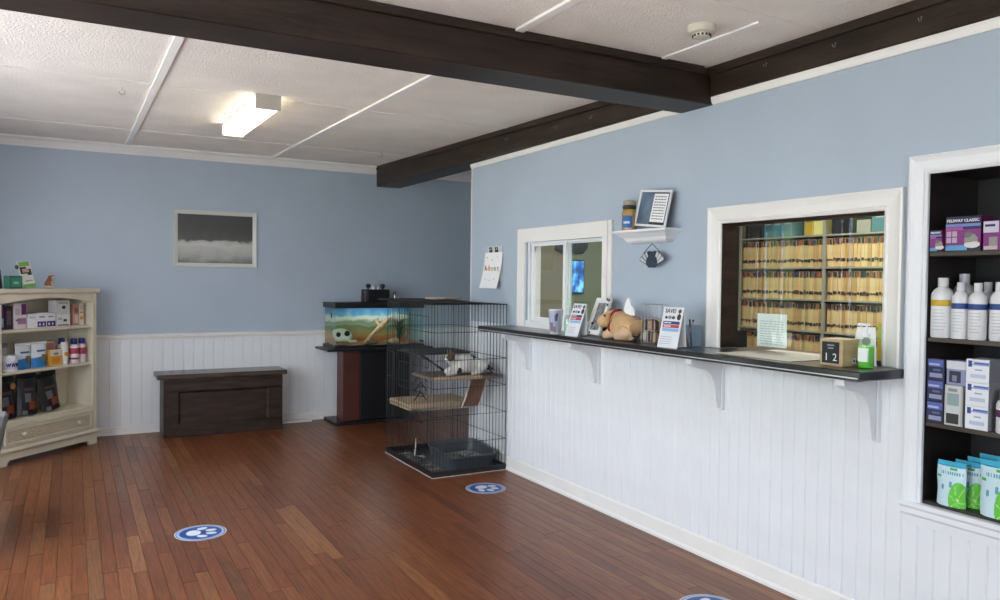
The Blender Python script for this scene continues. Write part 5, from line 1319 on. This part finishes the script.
# office wall seen through the sliding window
t = thing('wall_screen', 'upright screen with a blue picture on the office wall', 'screen', (3.92, 5.655, 1.345), 0)
MB().box(-.075, .075, -.025, 0, 0, .30).build('bezel', blackplastic, t, .004)
sc = bpy.data.materials.new('screen_picture'); sc.use_nodes = True; n_ = sc.node_tree.nodes; l_ = sc.node_tree.links
tc = n_.new('ShaderNodeTexCoord'); nz = n_.new('ShaderNodeTexNoise'); nz.inputs['Scale'].default_value = 2.3; nz.inputs['Detail'].default_value = 2; l_.new(tc.outputs['Generated'], nz.inputs[0])
rp = n_.new('ShaderNodeValToRGB'); e_ = rp.color_ramp.elements; e_[0].position = .4; e_[0].color = srgb('1a3f8f'); e_[1].position = .62; e_[1].color = srgb('8fc4ee')
k = e_.new(.5); k.color = srgb('2f74d0'); l_.new(nz.outputs[0], rp.inputs[0])
b_ = n_['Principled BSDF']; l_.new(rp.outputs[0], b_.inputs['Base Color']); l_.new(rp.outputs[0], b_.inputs['Emission Color']); b_.inputs['Emission Strength'].default_value = .8
MB().box(-.065, .065, -.0262, -.0251, .012, .288).build('display', sc, t)
t = thing('hanging_sign', 'dark hanging sign board high on the office wall', 'sign', (3.86, 5.655, 1.70), 0)
MB().prism([(-.16, .03), (-.10, 0), (.12, 0), (.17, .05), (.17, .13), (-.16, .13)], lambda a, b, q: (a, q, b), -.02, 0).build('board', C('2a2622'), t)
t = thing('doorway_trim', 'dark wooden door post inside the office', 'post', (3.50, 5.62, 0))
wpart(MB().box(3.44, 3.52, 5.63, 5.659, 0, 2.1), 'post', darkwood, t, .003); wpart(MB().box(3.42, 3.44, 5.635, 5.659, 0, 2.1), 'stop', C('6a6455'), t)

# ================================================================== FLOOR DECALS AND CHAIR
def decal(x, y, rz, lab):
    t = thing('floor_decal', lab, 'decal', (x, y, .0008), rz)
    dz = .0004
    def disc(r, z, m, nm, cx=0, cy=0, sx=1, sy=1, n=40, rot=0):
        P = [(cx+r*(sx*math.cos(a)*math.cos(rot)-sy*math.sin(a)*math.sin(rot)), cy+r*(sx*math.cos(a)*math.sin(rot)+sy*math.sin(a)*math.cos(rot))) for a in [2*math.pi*k/n for k in range(n)]]
        return MB().prism(P, lambda a, b, q: (a, b, q), z, z+dz).build(nm, m, t)
    disc(.140, 0, C('d9dde6', .35), 'border'); disc(.133, dz, C('2a4684', .35), 'ring_line'); disc(.128, 2*dz, C('a9bfe2', .35), 'ring'); disc(.113, 3*dz, C('1d4a94', .35), 'disc')
    disc(.046, 4*dz, C('dfe6f2', .35), 'paw_pad', -.038, 0, .85, 1.05)
    for a, b, r_ in ((.008, .068, .5), (.056, .028, .15), (.056, -.028, -.15), (.008, -.068, -.5)):
        disc(.030, 4*dz, C('dfe6f2', .35), 'toe_pad', a, b, 1.0, .68, rot=r_)
decal(.633, 4.60, R(-8), 'blue paw print floor decal out in the open floor')
decal(2.52, 4.70, R(-60), 'blue paw print floor decal in front of the cage')
decal(2.49, 2.51, R(-20), 'blue paw print floor decal near the counter foot')
ch = thing('armchair', 'grey upholstered armchair at the edge of the room by the window', 'chair', (-.66, 5.03, 0), 0)
gf_ = M('grey_fabric', (.17, .17, .165), .85, noise=(40, .15), bump=(200, .4))
MB().box(-.24, .29, -.25, .25, .34, .47).build('seat', gf_, ch, .03)
MB().hexa([(-.36, -.26, .36), (-.25, -.26, .36), (-.25, .26, .36), (-.36, .26, .36), (-.43, -.26, .90), (-.33, -.26, .90), (-.33, .26, .90), (-.43, .26, .90)]).build('backrest', gf_, ch, .025)
for sy in (-1, 1):
    MB().hexa([(-.28, sy*.30-.045, .32), (.27, sy*.30-.045, .32), (.27, sy*.30+.045, .32), (-.28, sy*.30+.045, .32), (-.30, sy*.30-.045, .655), (.335, sy*.30-.045, .648), (.335, sy*.30+.045, .648), (-.30, sy*.30+.045, .655)]).build('armrest', gf_, ch, .02)
    for sx in (-.25, .24): MB().hexa([(sx-.015, sy*.26-.015, 0), (sx+.015, sy*.26-.015, 0), (sx+.015, sy*.26+.015, 0), (sx-.015, sy*.26+.015, 0), (sx-.022, sy*.26-.022, .335), (sx+.022, sy*.26-.022, .335), (sx+.022, sy*.26+.022, .335), (sx-.022, sy*.26+.022, .335)]).build('leg', darkwood, ch)
